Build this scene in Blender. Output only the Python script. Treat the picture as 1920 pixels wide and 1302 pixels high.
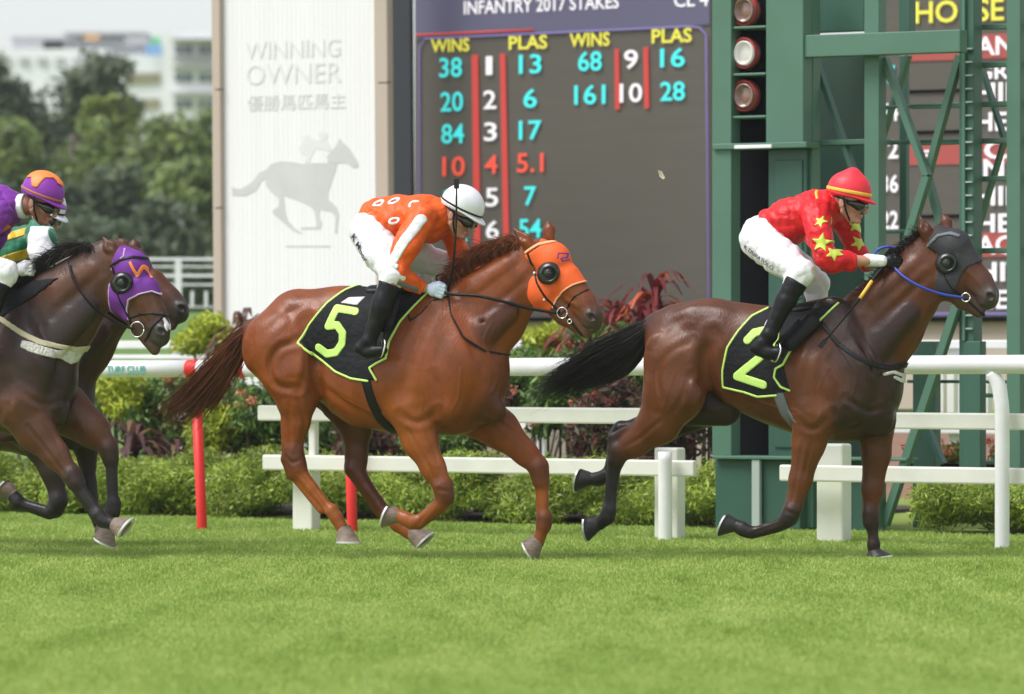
import bpy, math, random
import numpy as np
from mathutils import Vector, Matrix
R = math.radians
random.seed(7); RNG = np.random.default_rng(11)
for o in list(bpy.data.objects): bpy.data.objects.remove(o)
SC = bpy.context.scene
# ------------------------------------------------------------ camera, world, sun, exposure
CAMH = 1.31; FPX = 9085.0; HORZ = 651.0
cam = bpy.data.cameras.new("camera"); camo = bpy.data.objects.new("camera", cam)
SC.collection.objects.link(camo); SC.camera = camo
camo.location = (0, 0, CAMH); camo.rotation_euler = (R(90), 0, 0)
cam.sensor_width = 36; cam.lens = FPX / 1920 * 36; cam.clip_start = 0.5; cam.clip_end = 3000
cam.dof.use_dof = True; cam.dof.focus_distance = 29.7; cam.dof.aperture_fstop = 2.7
W = bpy.data.worlds.new("World"); SC.world = W; W.use_nodes = True
nt = W.node_tree; bg = nt.nodes["Background"]
sky = nt.nodes.new("ShaderNodeTexSky"); sky.sky_type = 'NISHITA'; sky.sun_disc = False
SUN_EL, SUN_AZ = 56, 242
sky.sun_elevation = R(SUN_EL); sky.sun_rotation = R(SUN_AZ); sky.dust_density = 1.5; sky.air_density = 1.0; sky.ozone_density = 1.0
hs = nt.nodes.new("ShaderNodeHueSaturation"); hs.inputs['Saturation'].default_value = 0.28
nt.links.new(sky.outputs[0], hs.inputs['Color']); nt.links.new(hs.outputs[0], bg.inputs[0]); bg.inputs[1].default_value = 0.135
sl = bpy.data.lights.new("sun", 'SUN'); so = bpy.data.objects.new("sun", sl); SC.collection.objects.link(so)
sl.energy = 2.1; sl.angle = R(30); sl.color = (1, 0.975, 0.95)
az = R(SUN_AZ); el = R(SUN_EL)
sd = Vector((math.sin(az) * math.cos(el), math.cos(az) * math.cos(el), math.sin(el)))
so.rotation_euler = sd.to_track_quat('Z', 'Y').to_euler(); so.location = sd * 50
SC.view_settings.view_transform = 'Standard'; SC.view_settings.look = 'None'
SC.view_settings.exposure = 0.58; SC.view_settings.gamma = 1
SC.render.engine = 'CYCLES'
COL = SC.collection
# ------------------------------------------------------------ tagging
def tag(o, label=None, cat=None, group=None, kind=None):
    if label: o['label'] = label
    if cat: o['category'] = cat
    if group: o['group'] = group
    if kind: o['kind'] = kind
    return o
def empty(name, loc=(0, 0, 0), rz=0.0, **k):
    o = bpy.data.objects.new(name, None); COL.objects.link(o); o.location = loc; o.rotation_euler = (0, 0, rz)
    o.empty_display_size = 0.1
    return tag(o, **k)
def mkmesh(name, V, Fc, mat, parent=None, smooth=True, cols=None, fcols=None):
    """V (n,3), Fc (m,k) array (k 3 or 4) or list of polygons"""
    V = np.asarray(V, dtype=np.float32)
    me = bpy.data.meshes.new(name)
    if isinstance(Fc, np.ndarray):
        m, k = Fc.shape
        me.vertices.add(len(V)); me.vertices.foreach_set('co', V.ravel())
        me.loops.add(m * k); me.loops.foreach_set('vertex_index', Fc.ravel().astype(np.int32))
        me.polygons.add(m); me.polygons.foreach_set('loop_start', np.arange(0, m * k, k, dtype=np.int32))
        me.polygons.foreach_set('loop_total', np.full(m, k, dtype=np.int32))
        me.update(calc_edges=True)
    else:
        me.from_pydata([tuple(map(float, v)) for v in V], [], Fc); me.update()
    if smooth and len(me.polygons): me.polygons.foreach_set('use_smooth', np.ones(len(me.polygons), dtype=bool))
    if cols is not None:
        a = me.color_attributes.new('tint', 'FLOAT_COLOR', 'POINT')
        c = np.ones((len(V), 4), np.float32); c[:, :3] = cols; a.data.foreach_set('color', c.ravel())
    me.validate(clean_customdata=False)
    me.materials.append(mat)
    o = bpy.data.objects.new(name, me); COL.objects.link(o)
    if parent: o.parent = parent
    return o
# ------------------------------------------------------------ materials
def mat(name, col, rough=0.6, spec=0.5, metal=0.0, noise=None, bump=None, attr=False, coat=0.0, emit=None, sheen=0, trans=0.0, sss=0):
    m = bpy.data.materials.new(name); m.use_nodes = True; n = m.node_tree.nodes; l = m.node_tree.links
    b = n['Principled BSDF']
    b.inputs['Base Color'].default_value = (*col, 1); b.inputs['Roughness'].default_value = rough
    b.inputs['Specular IOR Level'].default_value = spec; b.inputs['Metallic'].default_value = metal
    b.inputs['Coat Weight'].default_value = coat; b.inputs['Coat Roughness'].default_value = 0.25
    if sheen: b.inputs['Sheen Weight'].default_value = sheen; b.inputs['Sheen Roughness'].default_value = 0.4
    if sss: b.inputs['Subsurface Weight'].default_value = sss; b.inputs['Subsurface Radius'].default_value = (.02, .008, .004)
    tc = n.new('ShaderNodeTexCoord'); src = None
    if attr:
        a = n.new('ShaderNodeAttribute'); a.attribute_name = 'tint'; src = a.outputs['Color']
    if noise:                              # (scale, amount, stretch xyz)
        sc, am, st = noise
        mp = n.new('ShaderNodeMapping'); mp.inputs['Scale'].default_value = st; l.new(tc.outputs['Object'], mp.inputs[0])
        nz = n.new('ShaderNodeTexNoise'); nz.inputs['Scale'].default_value = sc; nz.inputs['Detail'].default_value = 5; nz.inputs['Roughness'].default_value = .6
        l.new(mp.outputs[0], nz.inputs['Vector'])
        mr = n.new('ShaderNodeMapRange'); mr.inputs[1].default_value = .25; mr.inputs[2].default_value = .75
        mr.inputs[3].default_value = 1 - am; mr.inputs[4].default_value = 1 + am; l.new(nz.outputs[0], mr.inputs[0])
        mx = n.new('ShaderNodeVectorMath'); mx.operation = 'SCALE'
        if src: l.new(src, mx.inputs[0])
        else: mx.inputs[0].default_value = col
        l.new(mr.outputs[0], mx.inputs['Scale']); src = mx.outputs[0]
    if src: l.new(src, b.inputs['Base Color'])
    if bump:                               # (scale, strength, dist, stretch)
        sc, sg, ds, st = bump
        mp = n.new('ShaderNodeMapping'); mp.inputs['Scale'].default_value = st; l.new(tc.outputs['Object'], mp.inputs[0])
        nz = n.new('ShaderNodeTexNoise'); nz.inputs['Scale'].default_value = sc; nz.inputs['Detail'].default_value = 4
        l.new(mp.outputs[0], nz.inputs['Vector'])
        bp_ = n.new('ShaderNodeBump'); bp_.inputs['Strength'].default_value = sg; bp_.inputs['Distance'].default_value = ds
        l.new(nz.outputs[0], bp_.inputs['Height']); l.new(bp_.outputs[0], b.inputs['Normal'])
    if emit: b.inputs['Emission Color'].default_value = (*emit[:3], 1); b.inputs['Emission Strength'].default_value = emit[3]
    if trans:
        t = n.new('ShaderNodeBsdfTranslucent'); ad = n.new('ShaderNodeMixShader'); ad.inputs[0].default_value = trans
        if src: l.new(src, t.inputs[0])
        else: t.inputs[0].default_value = (*col, 1)
        l.new(b.outputs[0], ad.inputs[1]); l.new(t.outputs[0], ad.inputs[2]); l.new(ad.outputs[0], n['Material Output'].inputs[0])
    return m
ONE = (1, 1, 1)
# ------------------------------------------------------------ implicit surfaces
def smin(a, b, k):
    h = np.maximum(k - np.abs(a - b), 0) / k
    return np.minimum(a, b) - h * h * k * 0.25
class Prim:
    __slots__ = ('t', 'a', 'b', 'ra', 'rb', 'zs', 'k', 'sub', 'col', 'ang', 'r3')
def cone(a, b, ra, rb, zs=1, k=.03, col=(.5, .5, .5), sub=False):
    p = Prim(); p.t = 0; p.a = np.array(a, float); p.b = np.array(b, float); p.ra = ra; p.rb = rb; p.zs = zs; p.k = k; p.col = col; p.sub = sub; return p
def ell(c, r3, ang=0, k=.02, col=(.5, .5, .5), sub=False):
    """ellipsoid, radii (along f, lateral, along u), rotated by ang in the x-z plane"""
    p = Prim(); p.t = 1; p.a = np.array(c, float); p.b = p.a; p.r3 = r3; p.ra = p.rb = max(r3); p.zs = 1; p.k = k; p.col = col; p.sub = sub; p.ang = ang; return p
def pdist(p, x, y, z):
    if p.t == 0:
        s = p.zs; ax, ay, az_ = p.a; bx, by, bz = p.b
        ay /= s; by /= s; y = y / s
        dx, dy, dz = bx - ax, by - ay, bz - az_
        L = dx * dx + dy * dy + dz * dz + 1e-12
        h = np.clip(((x - ax) * dx + (y - ay) * dy + (z - az_) * dz) / L, 0, 1)
        return np.sqrt((x - ax - h * dx) ** 2 + (y - ay - h * dy) ** 2 + (z - az_ - h * dz) ** 2) - (p.ra + (p.rb - p.ra) * h)
    c, s = math.cos(p.ang), math.sin(p.ang)
    X = x - p.a[0]; Y = y - p.a[1]; Z = z - p.a[2]
    f = X * c + Z * s; u = -X * s + Z * c
    q = np.sqrt((f / p.r3[0]) ** 2 + (Y / p.r3[1]) ** 2 + (u / p.r3[2]) ** 2)
    return (q - 1) * min(p.r3)
def bbox(prims, pad):
    lo = np.array([1e9] * 3); hi = -lo
    for p in prims:
        if p.sub: continue
        r = max(p.ra, p.rb); rr = np.array([r, r * max(p.zs, .3) if p.t == 0 else r, r])
        lo = np.minimum(lo, np.minimum(p.a, p.b) - rr); hi = np.maximum(hi, np.maximum(p.a, p.b) + rr)
    return lo - pad, hi + pad
def evalgrid(prims, lo, hi, h):
    n = np.ceil((hi - lo) / h).astype(int) + 1
    ax = [(lo[i] + np.arange(n[i]) * h).astype(np.float32) for i in range(3)]
    F = np.full(n, 1.0, np.float32)
    for p in prims:
        pad = p.k + .05
        r = max(p.ra, p.rb); rr = np.array([r, r * max(p.zs, .3) if p.t == 0 else r, r]) + pad
        pl = np.minimum(p.a, p.b) - rr; ph = np.maximum(p.a, p.b) + rr
        i0 = np.clip(np.floor((pl - lo) / h).astype(int), 0, n); i1 = np.clip(np.ceil((ph - lo) / h).astype(int) + 1, 0, n)
        if (i1 <= i0).any(): continue
        sl_ = tuple(slice(i0[i], i1[i]) for i in range(3))
        d = pdist(p, ax[0][sl_[0]][:, None, None], ax[1][sl_[1]][None, :, None], ax[2][sl_[2]][None, None, :]).astype(np.float32)
        if p.sub: F[sl_] = -smin(-F[sl_], d, p.k)
        else: F[sl_] = smin(F[sl_], d, p.k)
    return F, ax
def evalpts(prims, P):
    F = np.full(len(P), 1.0)
    for p in prims:
        d = pdist(p, P[:, 0], P[:, 1], P[:, 2])
        F = -smin(-F, d, p.k) if p.sub else smin(F, d, p.k)
    return F
def nets(F, ax, h):
    n = np.array(F.shape); ins = F < 0
    c = np.zeros(n - 1, np.int8)
    for i in (0, 1):
        for j in (0, 1):
            for k in (0, 1): c += ins[i:n[0] - 1 + i, j:n[1] - 1 + j, k:n[2] - 1 + k]
    act = (c > 0) & (c < 8); idx = np.argwhere(act)
    if len(idx) == 0: return np.zeros((0, 3)), np.zeros((0, 4), int)
    vid = np.full(act.shape, -1, np.int64); vid[act] = np.arange(len(idx))
    acc = np.zeros((len(idx), 3)); cnt = np.zeros(len(idx))
    I, J, K = idx.T
    for a in range(3):
        for u in (0, 1):
            for v in (0, 1):
                o0 = [0, 0, 0]; o0[(a + 1) % 3] = u; o0[(a + 2) % 3] = v; o1 = list(o0); o1[a] = 1
                f0 = F[I + o0[0], J + o0[1], K + o0[2]]; f1 = F[I + o1[0], J + o1[1], K + o1[2]]
                m = (f0 < 0) != (f1 < 0); t = np.where(m, f0 / np.where(m, f0 - f1, 1), 0)
                q = np.array(o0, float)[None, :].repeat(len(idx), 0); q[:, a] += t
                acc += q * m[:, None]; cnt += m
    V = (idx + acc / cnt[:, None]) * h + np.array([ax[0][0], ax[1][0], ax[2][0]])
    Q = []
    for a in range(3):
        b, c2 = (a + 1) % 3, (a + 2) % 3
        s0 = [slice(None)] * 3; s1 = [slice(None)] * 3; s0[a] = slice(0, -1); s1[a] = slice(1, None)
        for x in (b, c2): s0[x] = slice(1, -1); s1[x] = slice(1, -1)
        A = ins[tuple(s0)]; B = ins[tuple(s1)]
        e = np.argwhere(A != B); sg = A[A != B]
        base = e.copy(); base[:, b] += 1; base[:, c2] += 1
        def g(db, dc):
            w = base.copy(); w[:, b] -= db; w[:, c2] -= dc
            return vid[w[:, 0], w[:, 1], w[:, 2]]
        q = np.stack([g(1, 1), g(0, 1), g(0, 0), g(1, 0)], 1)
        q[~sg] = q[~sg][:, ::-1]; Q.append(q)
    Q = np.concatenate(Q); Q = Q[(Q >= 0).all(1)]
    return V, Q
def relax(V, Q, it=1, f=.5):
    for _ in range(it):
        acc = np.zeros_like(V); c = np.zeros(len(V))
        for i in range(4):
            for j in (1, 3): np.add.at(acc, Q[:, i], V[Q[:, (i + j) % 4]]); np.add.at(c, Q[:, i], 1)
        V = V + (acc / np.maximum(c, 1)[:, None] - V) * f
    return V
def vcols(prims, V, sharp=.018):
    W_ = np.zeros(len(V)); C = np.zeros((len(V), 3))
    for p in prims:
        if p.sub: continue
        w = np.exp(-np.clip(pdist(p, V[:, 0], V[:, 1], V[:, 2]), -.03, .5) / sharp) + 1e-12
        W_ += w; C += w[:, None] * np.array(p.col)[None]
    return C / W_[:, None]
def wob(x, y, z, amp, freq, seed=0):
    r = np.random.default_rng(seed); o = 0
    for i in range(6):
        d = r.normal(size=3); d /= np.linalg.norm(d); f = freq * (0.6 + .3 * i)
        o = o + np.sin(f * (d[0] * x + d[1] * y + d[2] * z) + r.uniform(0, 6) + 1.5 * np.sin(freq * .4 * (d[1] * x + d[2] * z) + i)) / (1 + .5 * i)
    if amp < .005: return o * amp / 2.5
    for i in range(3):                       # sharp cloth creases
        d = r.normal(size=3); d /= np.linalg.norm(d); f = freq * (2.0 + .7 * i)
        s_ = np.abs(np.sin(f * .5 * (d[0] * x + d[1] * y + d[2] * z) + 1.2 * np.sin(freq * .7 * (d[2] * x - d[0] * z) + i) + .8 * np.sin(freq * .5 * (d[1] * z + d[2] * y))))
        o = o + (.65 - s_) * (1.5 - .3 * i)
    return o * amp / 2.5
def poly2d(P, x, z):
    """signed distance to polygon (inside negative)"""
    P = np.array(P, float); d = np.full(np.broadcast(x, z).shape, 1e9); s = np.ones(d.shape)
    n = len(P)
    for i in range(n):
        a = P[i]; b = P[i - 1]; e = b - a; wx = x - a[0]; wz = z - a[1]
        t = np.clip((wx * e[0] + wz * e[1]) / (e @ e + 1e-12), 0, 1)
        d = np.minimum(d, (wx - e[0] * t) ** 2 + (wz - e[1] * t) ** 2)
        c1 = z >= a[1]; c2 = z < b[1]; c3 = e[0] * wz > e[1] * wx
        al = (c1 & c2 & c3) | (~c1 & ~c2 & ~c3); s = np.where(al, -s, s)
    return np.sqrt(d) * s
def line2d(P, x, z, r, closed=False):
    P = np.array(P, float); d = np.full(np.broadcast(x, z).shape, 1e9); n = len(P)
    for i in range(n if closed else n - 1):
        a = P[i]; b = P[(i + 1) % n]; e = b - a
        t = np.clip(((x - a[0]) * e[0] + (z - a[1]) * e[1]) / (e @ e + 1e-12), 0, 1)
        d = np.minimum(d, (x - a[0] - e[0] * t) ** 2 + (z - a[1] - e[1] * t) ** 2)
    return np.sqrt(d) - r
def spl(pts, n=8):
    """catmull-rom through points"""
    P = [np.array(p, float) for p in pts]; P = [2 * P[0] - P[1]] + P + [2 * P[-1] - P[-2]]; out = []
    for i in range(1, len(P) - 2):
        for j in range(n):
            t = j / n
            out.append(.5 * (2 * P[i] + (P[i + 1] - P[i - 1]) * t + (2 * P[i - 1] - 5 * P[i] + 4 * P[i + 1] - P[i + 2]) * t * t + (3 * P[i] - P[i - 1] - 3 * P[i + 1] + P[i + 2]) * t ** 3))
    out.append(P[-2]); return np.array(out)
def sdfobj(name, prims, m, parent, h=.01, off=0, clip=None, cols=False, fold=None, rx=1, lo=None, hi=None, hollow=None, post=None):
    if lo is None: lo, hi = bbox(prims, .03 + off)
    F, ax = evalgrid(prims, np.array(lo), np.array(hi), h)
    X, Y, Z = ax[0][:, None, None], ax[1][None, :, None], ax[2][None, None, :]
    if fold: F = F + wob(X, Y, Z, *fold).astype(np.float32)
    F = F - off
    if hollow: F = np.maximum(F, -(F + hollow))
    if clip is not None: F = np.maximum(F, clip(X, Y, Z))
    F = F.astype(np.float32)
    for a in range(3):
        s = [slice(None)] * 3; s[a] = 0; F[tuple(s)] = 1; s[a] = -1; F[tuple(s)] = 1
    V, Q = nets(F, ax, h)
    if len(V) == 0: print('EMPTY', name); return None
    if rx: V = relax(V, Q, rx)
    C_ = vcols(prims, V) if cols else None
    if post: V, C_ = post(V, Q, C_)
    return mkmesh(name, V, Q, m, parent, cols=C_)
# ------------------------------------------------------------ generic shapes
def tube(pts, r, seg=8, cap=True, flat=1.0):
    """tube mesh arrays through points; r scalar or list"""
    P = np.array(pts, float); n = len(P); r = np.full(n, r) if np.isscalar(r) else np.array(r, float)
    T = np.gradient(P, axis=0); T /= np.linalg.norm(T, axis=1)[:, None] + 1e-9
    up = np.array([0, 0, 1.]) if abs(T[0][2]) < .9 else np.array([0, 1., 0])
    V = []; N = np.cross(T[0], up); N /= np.linalg.norm(N)
    for i in range(n):
        N = N - T[i] * (N @ T[i]); N /= np.linalg.norm(N) + 1e-9; B = np.cross(T[i], N)
        for j in range(seg):
            a = 2 * math.pi * j / seg; V.append(P[i] + r[i] * (math.cos(a) * N * flat + math.sin(a) * B))
    Fc = []
    for i in range(n - 1):
        for j in range(seg): Fc.append([i * seg + j, i * seg + (j + 1) % seg, (i + 1) * seg + (j + 1) % seg, (i + 1) * seg + j])
    if cap: Fc.append(list(range(seg))[::-1]); Fc.append([(n - 1) * seg + j for j in range(seg)])
    return V, Fc
class MB:
    def __init__(s): s.V = []; s.F = []
    def add(s, V, F_):
        o = len(s.V); s.V += [tuple(map(float, v)) for v in V]; s.F += [[i + o for i in f] for f in F_]; return s
    def tube(s, pts, r, **k): return s.add(*tube(pts, r, **k))
    def box8(s, c8):
        return s.add(c8, [[0, 3, 2, 1], [4, 5, 6, 7], [0, 1, 5, 4], [1, 2, 6, 5], [2, 3, 7, 6], [3, 0, 4, 7]])
    def build(s, name, m, parent=None, smooth=False, bev=0, **k):
        o = mkmesh(name, np.array(s.V), s.F, m, parent, smooth=smooth)
        if bev:
            b = o.modifiers.new('bevel', 'BEVEL'); b.width = bev; b.segments = 2; b.limit_method = 'ANGLE'
        return tag(o, **k) if k else o
# track frame: t along the running rail, d away from the camera
AL = math.atan(.6); CA, SA = math.cos(AL), math.sin(AL); OY = 33.47
def tw(t, d, z): return (t * CA + d * SA, OY - t * SA + d * CA, z)
def tp(px, py, d):
    k = (px - 960) / FPX; t = (k * (OY + d * CA) - d * SA) / (CA + k * SA)
    Y = OY - t * SA + d * CA
    return t, CAMH - (py - HORZ) * Y / FPX
def tY(px, d): return OY - tp(px, 651, d)[0] * SA + d * CA
def tbox(mb, t0, t1, d0, d1, z0, z1, lean=0.0):
    """box in the track frame; lean shifts the top along t"""
    mb.box8([tw(t0, d0, z0), tw(t1, d0, z0), tw(t1, d1, z0), tw(t0, d1, z0), tw(t0 + lean, d0, z1), tw(t1 + lean, d0, z1), tw(t1 + lean, d1, z1), tw(t0 + lean, d1, z1)]); return mb
def pbox(mb, px0, px1, py0, py1, d, th, ref=None):
    """box given by its pixel rectangle on plane d; ref = pixel column where py is read"""
    ref = (px0 + px1) / 2 if ref is None else ref
    t0 = tp(px0, 0, d)[0]; t1 = tp(px1, 0, d)[0]; z1 = tp(ref, py0, d)[1]; z0 = tp(ref, py1, d)[1]
    return tbox(mb, t0, t1, d, d + th, z0, z1)
TM = Matrix(((CA, 0, -SA, 0), (-SA, 0, -CA, 0), (0, 1, 0, 0), (0, 0, 0, 1)))   # text x -> track, y -> up, z -> towards camera

def text(name, s, m, px0, px1, pyb, hpx, d, parent=None, bold=0.0, mono=None, loc=None, size=None):
    cu = bpy.data.curves.new('t', 'FONT'); cu.body = s; cu.size = 1; cu.offset = bold; cu.extrude = .01; cu.resolution_u = 3
    ob = bpy.data.objects.new('t', cu); COL.objects.link(ob); bpy.context.view_layer.update()
    dg = bpy.context.evaluated_depsgraph_get(); me = bpy.data.meshes.new_from_object(ob.evaluated_get(dg))
    bpy.data.objects.remove(ob)
    n = len(me.vertices); co = np.zeros(n * 3, np.float32); me.vertices.foreach_get('co', co); co = co.reshape(-1, 3)
    lo, hi = co.min(0), co.max(0); co[:, 0] = (co[:, 0] - lo[0]) / (hi[0] - lo[0]); co[:, 1] = (co[:, 1] - lo[1]) / (hi[1] - lo[1])
    t0, z0 = tp(px0, pyb, d); t1, _ = tp(px1, pyb, d); H = hpx * tY((px0 + px1) / 2, d) / FPX
    co[:, 0] *= (t1 - t0); co[:, 1] *= H; co[:, 2] *= .15
    M = TM.copy(); w = tw(t0, d, z0); M.translation = w
    co = np.array([M @ Vector(v) for v in co], np.float32)
    me.vertices.foreach_set('co', co.ravel()); me.update(); me.name = name; me.materials.clear(); me.materials.append(m)
    o = bpy.data.objects.new(name, me); COL.objects.link(o)
    if parent: o.parent = parent
    return o
# moving frame of a horse and its rider: yawed towards the camera
TH = R(20)
class Fr:
    def __init__(s, px0, Y0):
        s.Y0 = Y0; s.X0 = (px0 - 960) / FPX * Y0; s.ppm = FPX / Y0
    def L(s, px, py, n=0.0):
        k = (px - 960) / FPX; c, q = math.cos(TH), math.sin(TH)
        S = (k * (s.Y0 - n * c) + n * q - s.X0) / (c + k * q)
        Y = s.Y0 - S * q - n * c
        return np.array([S, -n, CAMH - (py - HORZ) * Y / FPX])
    def r(s, px): return px / s.ppm
    def root(s, name, **k): return empty(name, (s.X0, s.Y0, 0), -TH, **k)
    def chain(s, nodes, zs=.7, k=.03, col=(.5, .5, .5), sub=False):
        out = []
        for (a, b) in zip(nodes[:-1], nodes[1:]):
            out.append(cone(s.L(a[0], a[1], a[2]), s.L(b[0], b[1], b[2]), s.r(a[3]), s.r(b[3]), zs, k, col, sub))
        if len(nodes) == 1:
            a = nodes[0]; out.append(cone(s.L(a[0], a[1], a[2]), s.L(a[0], a[1], a[2]), s.r(a[3]), s.r(a[3]), zs, k, col, sub))
        return out
    def P2(s, pts, n): return [tuple(s.L(p[0], p[1], n)[[0, 2]]) for p in pts]
# ------------------------------------------------------------ materials of horses and riders
M = {}
M['coat'] = mat('horse coat', (.2, .06, .02), .42, .36, attr=True, noise=(5, .34, (1, 1, .6)), bump=(75, .55, .005, (1, 1, .4)), coat=.05)
_n = M['coat'].node_tree.nodes; _l = M['coat'].node_tree.links; _z = _n.new('ShaderNodeTexNoise'); _z.inputs['Scale'].default_value = 5; _z.inputs['Detail'].default_value = 4
_m = _n.new('ShaderNodeMapRange'); _m.inputs[1].default_value = .35; _m.inputs[2].default_value = .65; _m.inputs[3].default_value = .29; _m.inputs[4].default_value = .58
_tc = _n.new('ShaderNodeTexCoord'); _l.new(_tc.outputs['Object'], _z.inputs['Vector']); _l.new(_z.outputs[0], _m.inputs[0]); _l.new(_m.outputs[0], _n['Principled BSDF'].inputs['Roughness'])
def vnormals(V, Q):
    n = np.cross(V[Q[:, 2]] - V[Q[:, 0]], V[Q[:, 3]] - V[Q[:, 1]]); N = np.zeros_like(V)
    for i in range(4): np.add.at(N, Q[:, i], n)
    return N / (np.linalg.norm(N, axis=1)[:, None] + 1e-12)
def grooves(fr, lst):
    """muscle lines, tendons and veins: press (or raise, negative depth) the near-facing skin along strokes given in pixels"""
    def post(V, Q, C_):
        N = vnormals(V, Q)
        if (N * (V - V.mean(0))).sum() < 0: N = -N
        D = np.zeros(len(V)); w_ = np.clip((-N[:, 1] - .05) * 3, 0, 1)
        for pts, w, d in lst:
            P = fr.P2(spl([(p[0], p[1], 0) for p in pts], 5), .18); r = fr.r(w)
            dd = line2d(P, V[:, 0], V[:, 2], 0); r = r * 1.15; d = d * .8
            L_ = np.linalg.norm(np.array(P)[[0, -1]][:, None] - V[None][:, :, [0, 2]].repeat(2, 0), axis=2).min(0)
            taper = np.clip(L_ / (3 * r), .25, 1)
            D += d * np.exp(-(dd / r) ** 2) * taper - d * .45 * np.exp(-((dd - 2.2 * r) / r) ** 2) * taper
        D += .0012 * np.abs(wob(V[:, 0], V[:, 1], V[:, 2], 1, 30, 8))
        return V - N * (D * w_)[:, None], C_
    return post
BODY_LINES = [([(1338, 630), (1322, 665), (1320, 700), (1326, 745)], 9, .024), ([(1300, 640), (1262, 660), (1238, 700), (1245, 750)], 5, .006), ([(1290, 590), (1250, 615), (1225, 660)], 6, .004), ([(1300, 700), (1285, 745), (1262, 780)], 4, .006),
 ([(1390, 745), (1440, 775), (1490, 800)], 5, .005), ([(1545, 600), (1520, 680), (1512, 740)], 6, .007), ([(1605, 610), (1638, 670), (1650, 730)], 7, .007), ([(1500, 790), (1530, 805), (1565, 775)], 5, .009), ([(1560, 700), (1575, 750), (1572, 790)], 4, .005), ([(1590, 745), (1625, 770), (1650, 765)], 4, .006),
 ([(1745, 580), (1712, 640), (1690, 685)], 5, .009), ([(1630, 575), (1680, 535), (1735, 480)], 6, .005), ([(1640, 610), (1690, 560), (1728, 520)], 5, .005), ([(1560, 640), (1590, 700), (1580, 740)], 8, .004), ([(1600, 790), (1625, 810), (1660, 800)], 5, .007),
 ([(1560, 690), (1540, 730), (1546, 770), (1530, 800)], 1.5, -.004), ([(1575, 650), (1610, 700), (1600, 750)], 1.5, -.004), ([(1400, 740), (1440, 760), (1500, 770)], 1.6, -.004), ([(1655, 640), (1670, 700), (1660, 750)], 1.6, -.004), ([(1270, 700), (1255, 750), (1235, 790)], 1.6, -.004), ([(1420, 752), (1450, 778)], 1.4, -.003), ([(1625, 700), (1640, 740), (1630, 770)], 6, .006), ([(1215, 660), (1222, 720), (1232, 770)], 5, .006)]
M['hair_ch'] = mat('chestnut hair', (.11, .033, .014), .45, .35, attr=True)
M['hair_bk'] = mat('black hair', (.012, .010, .010), .4, .5, attr=True)
M['hoof'] = mat('hoof horn', (.20, .145, .115), .6, noise=(22, .45, (1, 1, 4)), bump=(60, .3, .003, (1, 1, 4)))
M['hoof_bk'] = mat('dark hoof horn', (.03, .028, .03), .45, noise=(30, .3, (1, 1, 6)))
M['shoe'] = mat('aluminium shoe', (.75, .75, .76), .35, metal=.6)
M['leather'] = mat('black leather', (.007, .007, .008), .42, .25, bump=(90, .2, .002, ONE))
M['blackcloth'] = mat('black cloth', (.009, .009, .012), .7, .25, noise=(12, .3, ONE), bump=(28, .8, .01, ONE))
M['lime'] = mat('lime trim', (.58, .84, .20), .55, noise=(40, .08, ONE))
M['metal'] = mat('steel', (.7, .7, .7), .2, metal=1.0)
M['white'] = mat('white cloth', (.80, .79, .84), .6, noise=(9, .04, ONE), bump=(26, .8, .012, ONE))
M['orange'] = mat('orange silk', (.78, .105, .006), .48, .4, noise=(8, .12, ONE), bump=(24, .9, .014, ONE))
M['red'] = mat('red silk', (.66, .008, .014), .45, .4, noise=(8, .12, ONE), bump=(24, .9, .014, ONE))
M['purple'] = mat('purple silk', (.20, .03, .33), .45, .4, noise=(8, .12, ONE), bump=(24, .9, .014, ONE))
M['green'] = mat('green silk', (.015, .16, .08), .45, .4, bump=(20, .5, .012, ONE), sheen=.15)
M['yellow'] = mat('yellow silk', (.62, .42, .03), .45, .4, bump=(20, .5, .012, ONE))
M['starcol'] = mat('yellow green star', (.62, .72, .10), .5)
M['skin'] = mat('skin', (.50, .25, .17), .5, .4, attr=True, noise=(20, .08, ONE), sss=.15)
M['goggle'] = mat('goggle lens', (.01, .01, .012), .08, .6, coat=.6)
M['hoodor'] = mat('orange hood cloth', (.82, .125, .025), .6, .3, noise=(14, .07, ONE), bump=(40, .3, .004, ONE))
M['hoodpu'] = mat('purple hood cloth', (.17, .035, .30), .6, .3, noise=(14, .1, ONE), bump=(40, .3, .004, ONE))
M['hoodgr'] = mat('charcoal hood mesh', (.035, .035, .04), .65, .3, noise=(60, .3, ONE), bump=(140, .5, .003, ONE))
M['palepurple'] = mat('lilac piping', (.62, .45, .72), .6)
M['paleorange'] = mat('pale orange piping', (.95, .45, .25), .6)
M['cup'] = mat('blinker cup', (.015, .016, .017), .25, .5, coat=.3)
M['cupin'] = mat('blinker cup lining', (.10, .02, .025), .6)
M['blue'] = mat('blue rein', (.03, .06, .42), .45)
M['whelm'] = mat('white helmet shell', (.80, .80, .86), .35, .5, coat=.2)
M['rhelm'] = mat('red cap silk', (.78, .03, .05), .45, .4, bump=(14, .3, .01, ONE))
M['phelm'] = mat('purple cap silk', (.24, .035, .38), .4, .4, bump=(14, .3, .01, ONE))
M['band'] = mat('yellow cap band', (.85, .50, .06), .5)
M['brownband'] = mat('tan cap band', (.40, .14, .06), .5)
M['obright'] = mat('bright orange patch', (.92, .24, .05), .5)
M['grey'] = mat('grey elastic', (.13, .14, .16), .6)
M['beige'] = mat('beige elastic webbing', (.50, .45, .30), .7, bump=(90, .4, .003, ONE))
M['wool'] = mat('white wool', (.62, .60, .56), .9, noise=(25, .2, ONE), bump=(60, 1, .02, ONE))
M['ink'] = mat('black lettering', (.03, .03, .05), .6)
M['pinkish'] = mat('sponsor patch', (.70, .62, .72), .6)
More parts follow.
